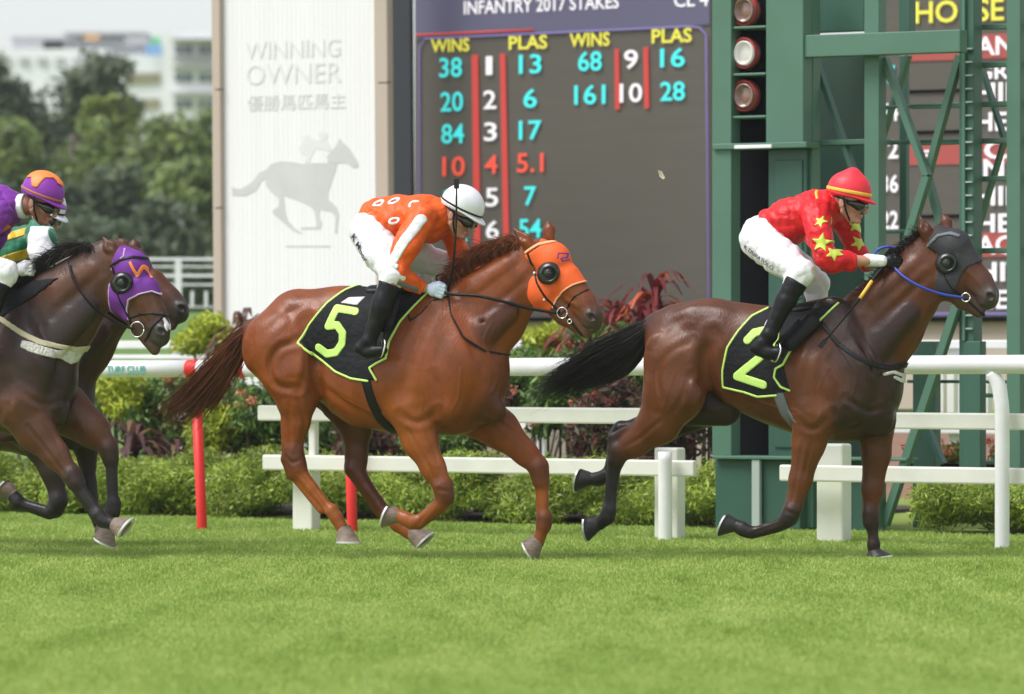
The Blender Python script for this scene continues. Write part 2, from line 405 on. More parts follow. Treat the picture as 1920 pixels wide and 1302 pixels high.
M['glove'] = mat('pale blue glove', (.55, .66, .82), .6, bump=(60, .4, .004, ONE))
M['sock'] = mat('dark hair', (.03, .02, .015), .6)

def hoof(fr, name, cor, sole, sx, n, parent, m, rc=15, rs=24):
    """hoof: coronet centre to sole centre in pixels; sx chooses which perpendicular the toe lies on"""
    a = fr.L(cor[0], cor[1], n); b = fr.L(sole[0], sole[1], n); ax = b - a; ax[1] = 0; L = np.linalg.norm(ax); ax /= L
    t = np.array([-ax[2], 0, ax[0]]) * sx; lat = np.array([0, 1., 0])
    seg = 28; V = []; prof = [(-.30, .74), (-.12, .90), (.04, .97), (.3, 1.0), (.65, 1.0), (1.0, 1.0)]
    for (h, f) in prof:
        hh = max(h, 0); rr = (rc + (rs - rc) * hh) / fr.ppm * f; off = (hh * .25) * rs / fr.ppm
        c = a + ax * L * h + t * off
        for j in range(seg):
            an = 2 * math.pi * j / seg; ca, sa = math.cos(an), math.sin(an)
            lw = .80 + .04 * ca; rx_ = 1.08 if ca > 0 else .86
            V.append(c + t * rr * ca * rx_ + lat * rr * sa * lw)
    V = np.array(V); F_ = []
    for i in range(len(prof) - 1):
        for j in range(seg): F_.append([i * seg + j, i * seg + (j + 1) % seg, (i + 1) * seg + (j + 1) % seg, (i + 1) * seg + j])
    F_.append([(len(prof) - 1) * seg + j for j in range(seg)][::-1]); F_.append(list(range(seg)))
    o = mkmesh('hoof', V, F_, m, parent)
    # shoe: flat horseshoe under the sole rim, open at the heel
    last = V[-seg:]; cen = last.mean(0); js = [j % seg for j in range(-11, 12)]; SV = []; SF = []
    for q, j in enumerate(js):
        e = last[j]; i_ = e + (cen - e) * .28
        SV += [e + (e - cen) * .04, i_, i_ + ax * .012, e + (e - cen) * .04 + ax * .012]
        if q:
            o4 = 4 * (q - 1)
            for k in range(4): SF.append([o4 + k, o4 + (k + 1) % 4, o4 + 4 + (k + 1) % 4, o4 + 4 + k])
    SF.append([0, 1, 2, 3]); SF.append([4 * (len(js) - 1) + k for k in range(4)][::-1])
    mkmesh('horseshoe', np.array(SV), SF, M['shoe'], o, smooth=False)
    return o
def strands(name, guides, count, rad, spread, m, parent, cols, seed=1, root=.12, seg=10):
    """hair: guides are lists of 3-d points; each strand blends two guides and frays towards the tip"""
    rng = np.random.default_rng(seed); G = [spl(g, 6) for g in guides]; nn = min(len(g) for g in G); G = np.array([g[np.linspace(0, len(g) - 1, seg).astype(int)] for g in G])
    V = []; F_ = []; C = []
    tt = np.linspace(0, 1, seg)[:, None]
    for i in range(count):
        a = rng.uniform(0, len(G) - 1.001); i0 = int(a); f = a - i0
        p = G[i0] * (1 - f) + G[i0 + 1] * f
        end = rng.uniform(.72, 1.0); idx = tt[:, 0] * (seg - 1) * end; j0 = np.clip(idx.astype(int), 0, seg - 2); ff = (idx - j0)[:, None]
        p = p[j0] * (1 - ff) + p[j0 + 1] * ff
        p = p + rng.normal(size=3) * spread * root + rng.normal(size=3) * spread * (tt ** 1.6) * np.array([1, .8, 1])
        ph = rng.uniform(0, 6); p = p + np.stack([np.sin(tt[:, 0] * 7 + ph), np.cos(tt[:, 0] * 6 + ph), np.cos(tt[:, 0] * 8 + ph)], 1) * spread * .12 * tt
        T = np.gradient(p, axis=0); T /= np.linalg.norm(T, axis=1)[:, None] + 1e-9
        N = np.cross(T, np.array([0.1, 1, .2])); N /= np.linalg.norm(N, axis=1)[:, None] + 1e-9; B = np.cross(T, N)
        r = rad * (1 - tt ** 2 * .85); o = len(V) * 1
        base = i * seg * 3; c = np.array(cols[rng.integers(len(cols))]) * rng.uniform(.75, 1.25)
        for j in range(3):
            an = 2.094 * j; V.append(p + r * (math.cos(an) * N + math.sin(an) * B))
        C.append(np.repeat(c[None], seg * 3, 0))
        for j in range(3):
            for k in range(seg - 1):
                F_.append([base + j * seg + k, base + ((j + 1) % 3) * seg + k, base + ((j + 1) % 3) * seg + k + 1, base + j * seg + k + 1])
    return mkmesh(name, np.concatenate(V), np.array(F_), m, parent, cols=np.concatenate(C))
def shell(fr, name, prims, poly, n, off, m, parent, h=.006, side='both', fold=None, stroke=None, closed=False, thick=.02, nmin=None):
    """cloth or strap lying on the body: body surface pushed out by off, cut by an outline (or a stroked line)"""
    P = fr.P2(poly, n); r = 0 if stroke is None else fr.r(stroke)
    xs = [p[0] for p in P]; zs = [p[1] for p in P]; lo, hi = bbox(prims, .05)
    lo = np.array([min(xs) - r - .02, lo[1], min(zs) - r - .02]); hi = np.array([max(xs) + r + .02, hi[1], max(zs) + r + .02])
    if side == 'near': hi[1] = -.01 if nmin is None else -nmin
    if side == 'far': lo[1] = .01 if nmin is None else nmin
    if isinstance(side, tuple): lo[1], hi[1] = side
    def clip(X, Y, Z):
        x2, z2 = X[:, :, 0], Z[0]
        d = poly2d(P, x2, z2) if stroke is None else line2d(P, x2, z2, r, closed)
        return d[:, None, :] + 0 * Y
    return sdfobj(name, prims, m, parent, h=h, off=off, clip=clip, fold=fold, lo=lo, hi=hi, hollow=thick)
def rein(fr, pts, r, name, m, parent, flat=1.0):
    P = spl([fr.L(*p) for p in pts], 6); mb = MB(); mb.tube(P, r, seg=6, flat=flat); return mb.build(name, m, parent, smooth=True)
def ring(fr, px, py, n, rp, r, name, m, parent):
    c = fr.L(px, py, n); a = np.linspace(0, 2 * math.pi, 21)
    pts = [c + np.array([math.cos(t) * rp / fr.ppm, 0, math.sin(t) * rp / fr.ppm]) for t in a]
    mb = MB(); mb.tube(pts, r, seg=6); return mb.build(name, m, parent, smooth=True)
def cup(fr, px, py, n, rp, parent, sgn):
    c = fr.L(px, py, 0); c[1] = -n * sgn
    p = [ell(c, (rp / fr.ppm * .95, .046, rp / fr.ppm * 1.05), R(-60), .01), ell(c + np.array([.020, -sgn * .052, -.006]), (.046, .046, .050), R(-60), .006, sub=True), ell(c + np.array([.004, -sgn * .020, 0]), (.028, .016, .028), R(-60), .006)]
    return sdfobj('eye_cup', p, M['cup'], parent, h=.005)

def horse_head(fr, o, yawn=0, col=(.2, .06, .02), muz=(.05, .04, .04), pts=None):
    """pts: dict of head landmarks in pixels"""
    q = pts; C = fr.chain; hp = []
    hp += C([(*q['cheek'], 0, 40)], .52, .04, col)
    for s in (-1, 1): hp += C([(q['cheek'][0], q['cheek'][1], .045 * s, 27)], .5, .03, col)
    hp += C([(*q['fore'], 0, 34)], .80, .04, col)
    hp += C([(*q['poll'], 0, 27)], .85, .04, col)
    b = q['bridge']; hp += C([(b[0][0], b[0][1], 0, 30), (b[1][0], b[1][1], 0, 25)], .72, .03, col)
    hp += C([(b[1][0], b[1][1], 0, 25), (b[2][0], b[2][1], 0, 22)], .68, .03, tuple(.5 * (np.array(col) + muz)))
    hp += C([(b[2][0], b[2][1], 0, 21), (q['muz'][0], q['muz'][1], 0, 19)], .85, .03, muz)
    hp += C([(*q['cheek'], 0, 30), (*q['jaw'], 0, 18), (*q['chin'], 0, 11)], .62, .025, tuple(.6 * np.array(col) + .4 * np.array(muz)))
    # nostril rims and cheek bone
    for s in (-1, 1):
        hp += C([(q['nos'][0] + 1, q['nos'][1] - 2, .050 * s, 12)], .7, .02, muz)
        cb0 = np.array(q['fore']) * .5 + np.array(q['bridge'][0]) * .5
        hp += C([(cb0[0], cb0[1] + 6, .062 * s, 8), (b[1][0] - 4, b[1][1] + 3, .045 * s, 5)], .7, .02, col)
    sub = []
    for s in (-1, 1):
        c = fr.L(q['nos'][0], q['nos'][1], .074 * s)
        sub.append(ell(c, (.029, .030, .019), R(-35), .01, sub=True))
    ml = q['mouth']; sub += C([(ml[0][0], ml[0][1], .03, 1.6), (ml[1][0], ml[1][1], .03, 1.2)], .9, .006, sub=True)
    for s in (-1, 1): sub += C([(ml[0][0], ml[0][1], .06 * s, 1.8), (ml[1][0], ml[1][1], .035 * s, 1.2)], .9, .01, sub=True)
    ears = []
    for s, key in ((1, 'ear'), (-1, 'ear2')):
        e = q[key]; n0 = .05 * s
        ears += C([(e[0][0], e[0][1], n0, 10), (e[1][0], e[1][1], n0 + .012 * s, 12.5)], .75, .012, col)
        ears += C([(e[1][0], e[1][1], n0 + .012 * s, 12.5), (e[2][0], e[2][1], n0 + .005 * s, 1.8)], .6, .01, tuple(.7 * np.array(col)))
        mid = (np.array(e[1]) * .65 + np.array(e[2]) * .35)
        c = fr.L(mid[0] + 1, mid[1], n0 + .042 * s)
        v = fr.L(e[2][0], e[2][1], n0) - fr.L(e[0][0], e[0][1], n0)
        ears.append(ell(c, (.048, .020, .019), math.atan2(v[2], v[0]), .008, sub=True))
    return hp, sub, ears

def make_horse(fr, label, group, body, legs, head, col, muz, hooves, meshh=.0095, hoofm='hoof', lines=[]):
    root = fr.root('racehorse', label=label, cat='horse', group=group)
    hp, sub, ears = horse_head(fr, root, col=col, muz=muz, pts=head)
    pr = body + hp + legs + ears + sub
    sdfobj('body', pr, M['coat'], root, h=meshh, cols=True, rx=1, post=grooves(fr, lines))
    for hf in hooves: hoof(fr, 'hoof', *hf, root, M[hoofm])
    return root, hp, body

# ============================================================ the chestnut, number 5
H5 = Fr(760, 30.0)
CH = (.198, .045, .006); CHD = (.070, .017, .004); CHL = (.27, .070, .010); MZ = (.050, .038, .036)  # CHD: dark coat; on chest and neck front, sweat plus shade painted in
C = H5.chain
b5 = []
b5 += C([(562, 612, 0, 71), (645, 622, 0, 80), (720, 640, 0, 88), (800, 648, 0, 92), (862, 650, 0, 88)], .66, .09, CH)
b5 += C([(618, 690, 0, 64), (690, 712, 0, 86), (760, 706, 0, 103), (840, 700, 0, 112)], .70, .09, CH)
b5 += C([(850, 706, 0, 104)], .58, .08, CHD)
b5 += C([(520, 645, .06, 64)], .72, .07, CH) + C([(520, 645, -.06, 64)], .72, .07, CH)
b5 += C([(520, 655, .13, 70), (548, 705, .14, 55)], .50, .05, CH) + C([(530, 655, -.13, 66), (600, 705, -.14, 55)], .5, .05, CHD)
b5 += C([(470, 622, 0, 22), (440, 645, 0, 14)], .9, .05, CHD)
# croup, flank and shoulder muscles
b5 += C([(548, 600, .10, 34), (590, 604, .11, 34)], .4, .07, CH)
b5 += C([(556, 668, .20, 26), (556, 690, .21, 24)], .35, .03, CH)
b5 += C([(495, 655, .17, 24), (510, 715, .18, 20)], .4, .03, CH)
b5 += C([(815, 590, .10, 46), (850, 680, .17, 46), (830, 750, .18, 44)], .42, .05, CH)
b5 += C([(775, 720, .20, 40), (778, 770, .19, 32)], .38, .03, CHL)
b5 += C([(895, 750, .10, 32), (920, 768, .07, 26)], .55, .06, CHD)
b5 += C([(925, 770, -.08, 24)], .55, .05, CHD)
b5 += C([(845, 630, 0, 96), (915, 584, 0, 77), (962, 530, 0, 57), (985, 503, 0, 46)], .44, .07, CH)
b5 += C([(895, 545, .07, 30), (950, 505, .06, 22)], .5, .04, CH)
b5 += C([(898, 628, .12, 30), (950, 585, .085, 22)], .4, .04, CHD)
# grooves
b5 += C([(586, 640, .26, 5), (578, 700, .25, 7), (590, 760, .24, 6)], .8, .04, sub=True)
b5 += C([(806, 770, .27, 3), (800, 700, .28, 4)], .8, .03, sub=True)
b5 += C([(860, 600, .19, 4), (905, 690, .21, 4)], .7, .04, sub=True)
b5 += C([(905, 603, .135, 4)], 1, .02, sub=True) + C([(700, 790, .22, 3), (610, 745, .23, 3)], .8, .03, sub=True)
l5 = []
l5 += C([(548, 705, .13, 58), (556, 745, .13, 42), (557, 790, .13, 25), (550, 838, .13, 19)], .62, .04, CH)
l5 += C([(545, 760, .13, 20), (536, 862, .13, 9)], .6, .02, CH) + C([(535, 862, .13, 9), (548, 890, .13, 12)], .8, .02, CHD)
l5 += C([(551, 845, .13, 19), (557, 875, .13, 20)], .75, .02, CHD)
l5 += C([(560, 885, .13, 16), (585, 915, .13, 11), (612, 948, .13, 10)], .8, .02, CHL) + C([(550, 893, .13, 8), (602, 958, .13, 7)], .7, .012, CHL)
l5 += C([(622, 958, .13, 14), (630, 970, .13, 13)], .85, .02, CHL) + C([(632, 972, .13, 12), (641, 990, .13, 12)], .9, .02, CHL)
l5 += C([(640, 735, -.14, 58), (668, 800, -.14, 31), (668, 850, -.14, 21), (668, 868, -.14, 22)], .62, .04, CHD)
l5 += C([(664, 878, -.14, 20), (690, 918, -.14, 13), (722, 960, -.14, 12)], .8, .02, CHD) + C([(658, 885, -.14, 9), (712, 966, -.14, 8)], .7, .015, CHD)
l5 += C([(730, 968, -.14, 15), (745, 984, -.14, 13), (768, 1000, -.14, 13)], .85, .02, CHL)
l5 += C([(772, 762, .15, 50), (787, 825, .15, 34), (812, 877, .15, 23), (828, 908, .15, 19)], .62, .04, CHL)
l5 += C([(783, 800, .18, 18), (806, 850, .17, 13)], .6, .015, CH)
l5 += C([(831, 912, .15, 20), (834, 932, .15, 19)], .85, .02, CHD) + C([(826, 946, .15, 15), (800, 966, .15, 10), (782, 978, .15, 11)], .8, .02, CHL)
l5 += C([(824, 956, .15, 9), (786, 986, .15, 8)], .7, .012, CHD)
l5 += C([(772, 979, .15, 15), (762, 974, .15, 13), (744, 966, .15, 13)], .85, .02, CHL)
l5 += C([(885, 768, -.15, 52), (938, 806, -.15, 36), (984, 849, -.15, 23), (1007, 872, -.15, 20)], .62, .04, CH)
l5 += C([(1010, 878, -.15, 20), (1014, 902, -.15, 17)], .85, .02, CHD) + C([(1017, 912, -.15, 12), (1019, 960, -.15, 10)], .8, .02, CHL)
l5 += C([(1009, 915, -.15, 6), (1012, 962, -.15, 7)], .7, .01, CHL)
l5 += C([(1021, 972, -.15, 16), (1020, 984, -.15, 15)], .85, .02, CHD) + C([(1018, 990, -.15, 12), (1010, 1012, -.15, 12)], .9, .02, CHL)
LN5 = [([(575, 600), (592, 640), (590, 700), (596, 752)], 8, .022), ([(560, 640), (528, 655), (512, 690), (525, 722), (562, 730)], 5, .012), ([(585, 570), (535, 590), (500, 630)], 6, .005), ([(462, 650), (474, 700), (508, 742), (535, 800)], 5, .007),
 ([(575, 650), (578, 690), (566, 730)], 4, .006), ([(562, 740), (570, 790), (558, 840)], 3, .006), ([(545, 760), (543, 820), (538, 855)], 3, .006), ([(600, 722), (660, 765), (725, 798)], 5, .007), ([(805, 590), (780, 660), (765, 740)], 7, .008), ([(862, 590), (892, 650), (908, 715)], 7, .007),
 ([(756, 776), (790, 792), (828, 770)], 5, .010), ([(820, 700), (838, 745), (838, 785)], 5, .006), ([(985, 585), (952, 640), (936, 690)], 5, .009), ([(878, 560), (930, 520), (975, 482)], 6, .005), ([(890, 600), (940, 555), (980, 520)], 5, .005), ([(770, 805), (796, 855), (820, 905)], 2.6, .007), ([(800, 800), (822, 868)], 2.4, .005),
 ([(822, 918), (848, 922)], 2.5, .004), ([(895, 782), (945, 822), (998, 868)], 3.2, .006), ([(930, 782), (985, 838)], 2.4, .004), ([(561, 888), (612, 958)], 2.2, .005), ([(1013, 902), (1015, 968)], 2.2, .005), ([(535, 858), (548, 868), (562, 862)], 2.5, .005), ([(660, 795), (668, 860)], 3, .005), ([(672, 880), (722, 958)], 2.2, .005),
 ([(812, 950), (782, 984)], 2.2, .004), ([(870, 690), (866, 740), (850, 775)], 2, -.003), ([(905, 650), (925, 700), (915, 740)], 1.8, -.004), ([(790, 700), (800, 740), (795, 775)], 1.5, -.004), ([(640, 745), (690, 770), (725, 778)], 1.6, -.004), ([(530, 680), (545, 720), (548, 760)], 1.5, -.004), ([(920, 600), (905, 640), (915, 670)], 1.6, -.004), ([(800, 830), (812, 880)], 1.2, -.003), ([(940, 800), (975, 840)], 1.2, -.003), ([(556, 770), (560, 820)], 1.2, -.003), ([(845, 610), (825, 680), (835, 740)], 9, .005), ([(1040, 560), (1072, 572)], 3, -.004), ([(1052, 572), (1078, 590)], 3, .004), ([(1086, 560), (1100, 580), (1094, 604)], 3, .004), ([(620, 560), (700, 572)], 8, .004)]
hd5 = dict(cheek=(1014, 542), fore=(1036, 490), poll=(1008, 476), bridge=((1060, 525), (1094, 570), (1108, 592)), muz=(1110, 606), nos=(1108, 595),
           jaw=(1058, 592), chin=(1098, 624), mouth=((1076, 612), (1126, 618)), ear=((1000, 468), (984, 450), (960, 426)), ear2=((1031, 446), (1030, 432), (1026, 413)))
root5, hp5, _ = make_horse(H5, 'chestnut horse in an orange hood and black number 5 cloth, galloping second', 'racehorses galloping past the winning post', b5, l5, hd5, CH, MZ,
    [((645, 992), (645, 1015), 1, .13), ((772, 1000), (790, 1020), 1, -.14), ((746, 968), (728, 960), 1, .15), ((1008, 1014), (990, 1026), 1, -.15)], lines=LN5)
# hoof direction sign: toe = (ax.z, -ax.x) * sx
bodyall5 = [p for p in b5]
cl5 = [(648, 531), (681, 529), (712, 540), (790, 546), (766, 572), (742, 604), (726, 640), (722, 672), (694, 688), (704, 712), (687, 715), (653, 710), (621, 697), (582, 668), (553, 643), (569, 610), (601, 568), (628, 543)]
base5 = [p for p in b5 if not p.sub]
sc5 = shell(H5, 'saddle_cloth', base5, cl5, .26, .014, M['blackcloth'], root5, h=.009, fold=(.004, 22, 3), thick=.03)
shell(H5, 'trim', base5, [(712, 540), (648, 531), (628, 543), (601, 568), (569, 610), (553, 643), (582, 668), (621, 697), (653, 710), (687, 715)], .26, .019, M['lime'], sc5, h=.005, stroke=2.2, thick=.02)
shell(H5, 'trim', base5, [(704, 713), (690, 690), (703, 682), (722, 672), (726, 640), (742, 604), (766, 572), (790, 546)], .26, .019, M['lime'], sc5, h=.005, stroke=2.2, thick=.02)
shell(H5, 'number', base5, [(657, 584), (622, 578), (608, 612), (625, 610), (636, 625), (634, 645), (622, 661), (604, 664), (588, 652)], .26, .022, M['lime'], sc5, h=.005, stroke=7.5, side='near', thick=.02)
shell(H5, 'sponsor_patch', base5, [(626, 568), (640, 557), (670, 556), (658, 573)], .26, .020, M['pinkish'], sc5, h=.005, side='near', thick=.02)
girth5 = shell(H5, 'girth', base5, [(690, 716), (698, 752), (708, 785), (726, 812)], .2, .010, M['leather'], root5, h=.007, stroke=10, thick=.025)
sd5 = [cone(H5.L(700, 548, 0), H5.L(765, 545, 0), .045, .045, 2.2, .04), cone(H5.L(735, 565, .20), H5.L(722, 610, .265), .06, .05, .35, .03)]
sdfobj('saddle', sd5, M['leather'], root5, h=.008)
for s in (1, -1):
    mb = MB(); mb.tube([H5.L(735, 570, .29 * s), H5.L(718, 640, .33 * s)], .012, seg=6, flat=.4); mb.build('stirrup_leather', M['leather'], root5, smooth=True)
    mb = MB(); mb.tube(spl([H5.L(708, 668, .30 * s), H5.L(714, 645, .30 * s), H5.L(718, 634, .34 * s), H5.L(722, 645, .38 * s), H5.L(716, 668, .38 * s), H5.L(708, 668, .30 * s)], 4), .006, seg=6); mb.build('stirrup_iron', M['metal'], root5, smooth=True)
hood5 = shell(H5, 'hood', hp5, [(1008, 446), (1028, 441), (1049, 447), (1076, 468), (1095, 499), (1097, 528), (1075, 535), (1055, 547), (1042, 560), (1034, 575), (1026, 590), (996, 586), (988, 560), (983, 520), (983, 478), (996, 474), (1012, 462)], .06, .008, M['hoodor'], root5, h=.006, thick=.02, fold=(.0015, 40, 1))
shell(H5, 'piping', hp5, [(1093, 527), (1075, 534), (1055, 547), (1042, 560), (1034, 578)], .06, .013, M['paleorange'], hood5, h=.005, stroke=1.6)
shell(H5, 'strap', hp5, [(986, 474), (1010, 458), (1040, 450), (1053, 454)], .06, .014, M['paleorange'], hood5, h=.005, stroke=2.6)
shell(H5, 'hood_letter', hp5, [(1048, 485), (1048, 475), (1061, 475), (1061, 483), (1053, 484), (1055, 490), (1064, 487)], .06, .012, M['hoodpu'], hood5, h=.004, stroke=1.2, side='near')
for s in (1, -1): cup(H5, 1037, 513, .085, 22, hood5, s)
br5 = rein(H5, [(822, 546, .15), (850, 552, .15), (895, 555, .15), (945, 566, .13), (990, 578, .09), (1048, 588, .055)], .011, 'rein', M['leather'], root5, .45)
rein(H5, [(845, 545, -.07), (895, 552, -.13), (990, 575, -.09), (1048, 588, -.055)], .009, 'rein', M['leather'], root5, .45)
rein(H5, [(822, 548, .14), (838, 528, .10), (832, 516, .06), (818, 520, .02), (830, 545, -.03)], .006, 'rein_loop', M['leather'], root5)
bd5 = shell(H5, 'bridle', hp5, [(1048, 586), (1028, 562), (1010, 530), (998, 495), (992, 476)], .05, .014, M['leather'], root5, h=.005, stroke=2.2)
shell(H5, 'noseband', hp5, [(1052, 590), (1080, 556), (1101, 543)], .04, .006, M['leather'], bd5, h=.005, stroke=1.5)
shell(H5, 'lip_strap', hp5, [(1062, 594), (1076, 612), (1088, 628)], .04, .007, M['leather'], bd5, h=.005, stroke=2.6)
for s in (1, -1): ring(H5, 1054, 587, .058 * s, 10, .004, 'bit_ring', M['metal'], bd5)
ring(H5, 1068, 603, .05, 4, .004, 'buckle', M['metal'], bd5)
for q in ((990, 478), (1002, 512), (1020, 562)):
    sdfobj('stud', [ell(H5.L(q[0], q[1], .055 if q[1] < 500 else .075), (.009, .006, .009))], M['whelm'], bd5, h=.003)
shell(H5, 'breastplate', base5, [(762, 582), (772, 602), (790, 588), (808, 565), (836, 556), (846, 590), (872, 632), (908, 658), (945, 668), (968, 664)], .16, .007, M['leather'], root5, h=.006, stroke=2.0, thick=.016)
# bandage boot on the far hind pastern
0 and sdfobj('leg_boot', C([(722, 960, -.14, 16), (734, 974, -.14, 18)], .9, .01), M['blackcloth'], root5, h=.006)
0 and sdfobj('boot_edge', C([(716, 952, -.14, 16), (717, 954, -.14, 16)], .9, .01), M['white'], root5, h=.006)
g = [[H5.L(472, 612, 0), H5.L(430, 640, .02), H5.L(385, 690, .05), H5.L(335, 740, .08), H5.L(296, 770, .1)],
     [H5.L(468, 622, 0), H5.L(432, 662, .02), H5.L(395, 715, .03), H5.L(345, 765, .05), H5.L(300, 795, .06)],
     [H5.L(464, 630, 0), H5.L(436, 680, 0), H5.L(402, 725, 0), H5.L(365, 765, 0), H5.L(325, 792, -.02)],
     [H5.L(460, 638, 0), H5.L(438, 690, 0), H5.L(412, 735, -.03), H5.L(388, 762, -.05), H5.L(365, 778, -.08)]]
strands('tail', g, 950, .0026, .040, M['hair_ch'], root5, [(.11, .030, .011), (.17, .052, .018), (.32, .11, .04), (.07, .022, .010)], 3, .5)
# mane blown back and up along the crest
def mane(fr, crest, up, n, count, m, parent, cols, seed, nout=.05, rad=.003):
    rng = np.random.default_rng(seed); cr = spl([(c[0], c[1], 0) for c in crest], 8); V = []; guides = []
    for i in range(count):
        t = rng.uniform(0, len(cr) - 1.01); k = int(t); p = cr[k] * (1 - t + k) + cr[k + 1] * (t - k); s = rng.uniform(.5, 1.15)
        n0 = rng.normal() * .02; sd = rng.choice([-1, 1], p=[.35, .65])
        a = fr.L(p[0], p[1] + 8, n0); u = fr.r(1)
        b = a + np.array([up[0] * u * s * .55, -n0 * .2 - sd * nout * .2, -up[1] * u * s * .75]); c = a + np.array([up[0] * u * s * 1.3, -sd * nout * .8 * s, -up[1] * u * s])
        d = a + np.array([up[0] * u * s * 2.2, -sd * nout * 1.6 * s, -up[1] * u * s * .62])
        jit = rng.normal(size=3) * .012
        q = spl([a, b + jit * .3, c + jit, d + jit * 2], 3)
        T = np.gradient(q, axis=0); T /= np.linalg.norm(T, axis=1)[:, None]; N = np.cross(T, np.array([.1, 1, .2])); N /= np.linalg.norm(N, axis=1)[:, None]; B = np.cross(T, N)
        guides.append((q, N, B, cols[rng.integers(len(cols))]))
    sg = len(guides[0][0]); Vs = []; Fs = []; Cs = []
    for i, (q, N, B, c) in enumerate(guides):
        r = rad * (1 - np.linspace(0, 1, sg)[:, None] ** 2 * .8); c = np.array(c) * rng.uniform(.7, 1.3)
        for j in range(3): Vs.append(q + r * (math.cos(2.094 * j) * N + math.sin(2.094 * j) * B)); Cs.append(np.repeat(c[None], sg, 0))
        for j in range(3):
            for k in range(sg - 1): Fs.append([i * sg * 3 + j * sg + k, i * sg * 3 + ((j + 1) % 3) * sg + k, i * sg * 3 + ((j + 1) % 3) * sg + k + 1, i * sg * 3 + j * sg + k + 1])
    return mkmesh('mane', np.concatenate(Vs), np.array(Fs), m, parent, cols=np.concatenate(Cs))
mane(H5, [(850, 545), (872, 512), (905, 488), (940, 474), (978, 462)], (-12, -24), 0, 1700, M['hair_ch'], root5, [(.12, .03, .010), (.19, .052, .014), (.27, .08, .02)], 5)

# ============================================================ the bay, number 2
H2 = Fr(1450, 30.3)
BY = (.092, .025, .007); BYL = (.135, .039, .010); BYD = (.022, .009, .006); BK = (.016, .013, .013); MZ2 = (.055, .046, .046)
C = H2.chain
def bay_body(C, c0, cl, cd, dx=0, dy=0):
    q = lambda L_: [(a + dx, b + dy, n, r) for (a, b, n, r) in L_]
    b = []
    b += C(q([(1278, 640, 0, 72), (1335, 640, 0, 75), (1400, 658, 0, 82), (1470, 666, 0, 84), (1555, 668, 0, 86), (1590, 668, 0, 84)]), .66, .09, c0)
    b += C(q([(1385, 700, 0, 58), (1440, 704, 0, 82), (1510, 712, 0, 98), (1570, 718, 0, 106)]), .70, .09, c0)
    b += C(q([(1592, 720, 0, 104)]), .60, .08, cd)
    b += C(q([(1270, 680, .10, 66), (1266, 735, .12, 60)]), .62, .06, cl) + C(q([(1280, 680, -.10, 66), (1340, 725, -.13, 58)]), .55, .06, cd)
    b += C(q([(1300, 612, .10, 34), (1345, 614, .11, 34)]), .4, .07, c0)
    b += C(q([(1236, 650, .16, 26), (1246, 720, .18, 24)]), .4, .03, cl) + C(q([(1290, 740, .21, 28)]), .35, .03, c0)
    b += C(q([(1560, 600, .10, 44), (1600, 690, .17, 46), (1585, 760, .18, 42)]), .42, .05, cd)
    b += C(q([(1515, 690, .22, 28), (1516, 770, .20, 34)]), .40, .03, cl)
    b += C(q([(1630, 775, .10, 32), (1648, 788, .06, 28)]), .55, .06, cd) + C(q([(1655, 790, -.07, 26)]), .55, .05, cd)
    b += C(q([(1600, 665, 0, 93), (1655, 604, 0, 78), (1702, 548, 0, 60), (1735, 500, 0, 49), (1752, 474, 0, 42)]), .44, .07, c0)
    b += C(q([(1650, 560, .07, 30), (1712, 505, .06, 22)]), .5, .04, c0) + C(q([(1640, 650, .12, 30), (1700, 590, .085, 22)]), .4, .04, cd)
    b += C(q([(1330, 650, .26, 5), (1322, 700, .25, 7), (1330, 745, .24, 6)]), .8, .04, sub=True)
    b += C(q([(1543, 780, .27, 3), (1545, 700, .28, 4)]), .8, .03, sub=True) + C(q([(1605, 620, .19, 4), (1650, 720, .20, 4)]), .7, .04, sub=True)
    b += C(q([(1628, 772, .20, 5)]), 1, .02, sub=True)
    return b
b2 = bay_body(C, BY, BYL, BYD) + C([(1290, 765, -.05, 34), (1358, 766, -.08, 34)], .6, .05, BYD) + C([(1232, 606, 0, 20), (1208, 612, 0, 13)], .9, .05, BYD)
l2 = []
l2 += C([(1262, 735, .12, 58), (1236, 792, .12, 41), (1190, 832, .12, 25), (1166, 846, .12, 20)], .62, .04, BYL)
l2 += C([(1200, 800, .12, 14), (1150, 820, .12, 9)], .6, .02, BYD) + C([(1148, 822, .12, 9), (1149, 845, .12, 12)], .8, .02, BK)
l2 += C([(1160, 848, .12, 19), (1155, 862, .12, 18)], .8, .02, BYD) + C([(1153, 872, .12, 14), (1149, 910, .12, 9), (1146, 945, .12, 10)], .8, .02, BK)
l2 += C([(1144, 880, .12, 7), (1138, 950, .12, 7)], .7, .012, BK)
l2 += C([(1142, 958, .12, 15), (1138, 970, .12, 14), (1124, 982, .12, 13)], .85, .02, BK)
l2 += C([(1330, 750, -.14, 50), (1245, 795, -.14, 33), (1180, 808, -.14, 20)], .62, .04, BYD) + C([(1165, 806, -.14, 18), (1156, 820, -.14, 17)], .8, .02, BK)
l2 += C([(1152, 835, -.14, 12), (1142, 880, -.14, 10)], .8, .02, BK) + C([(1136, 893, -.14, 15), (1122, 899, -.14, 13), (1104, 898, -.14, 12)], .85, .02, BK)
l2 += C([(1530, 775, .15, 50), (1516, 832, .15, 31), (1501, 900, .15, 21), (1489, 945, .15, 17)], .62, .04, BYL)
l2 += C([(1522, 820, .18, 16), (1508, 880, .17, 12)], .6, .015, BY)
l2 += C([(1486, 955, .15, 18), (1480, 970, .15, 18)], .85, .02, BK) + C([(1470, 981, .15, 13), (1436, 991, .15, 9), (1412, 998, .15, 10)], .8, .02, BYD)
l2 += C([(1462, 990, .15, 8), (1412, 1004, .15, 7)], .7, .012, BK)
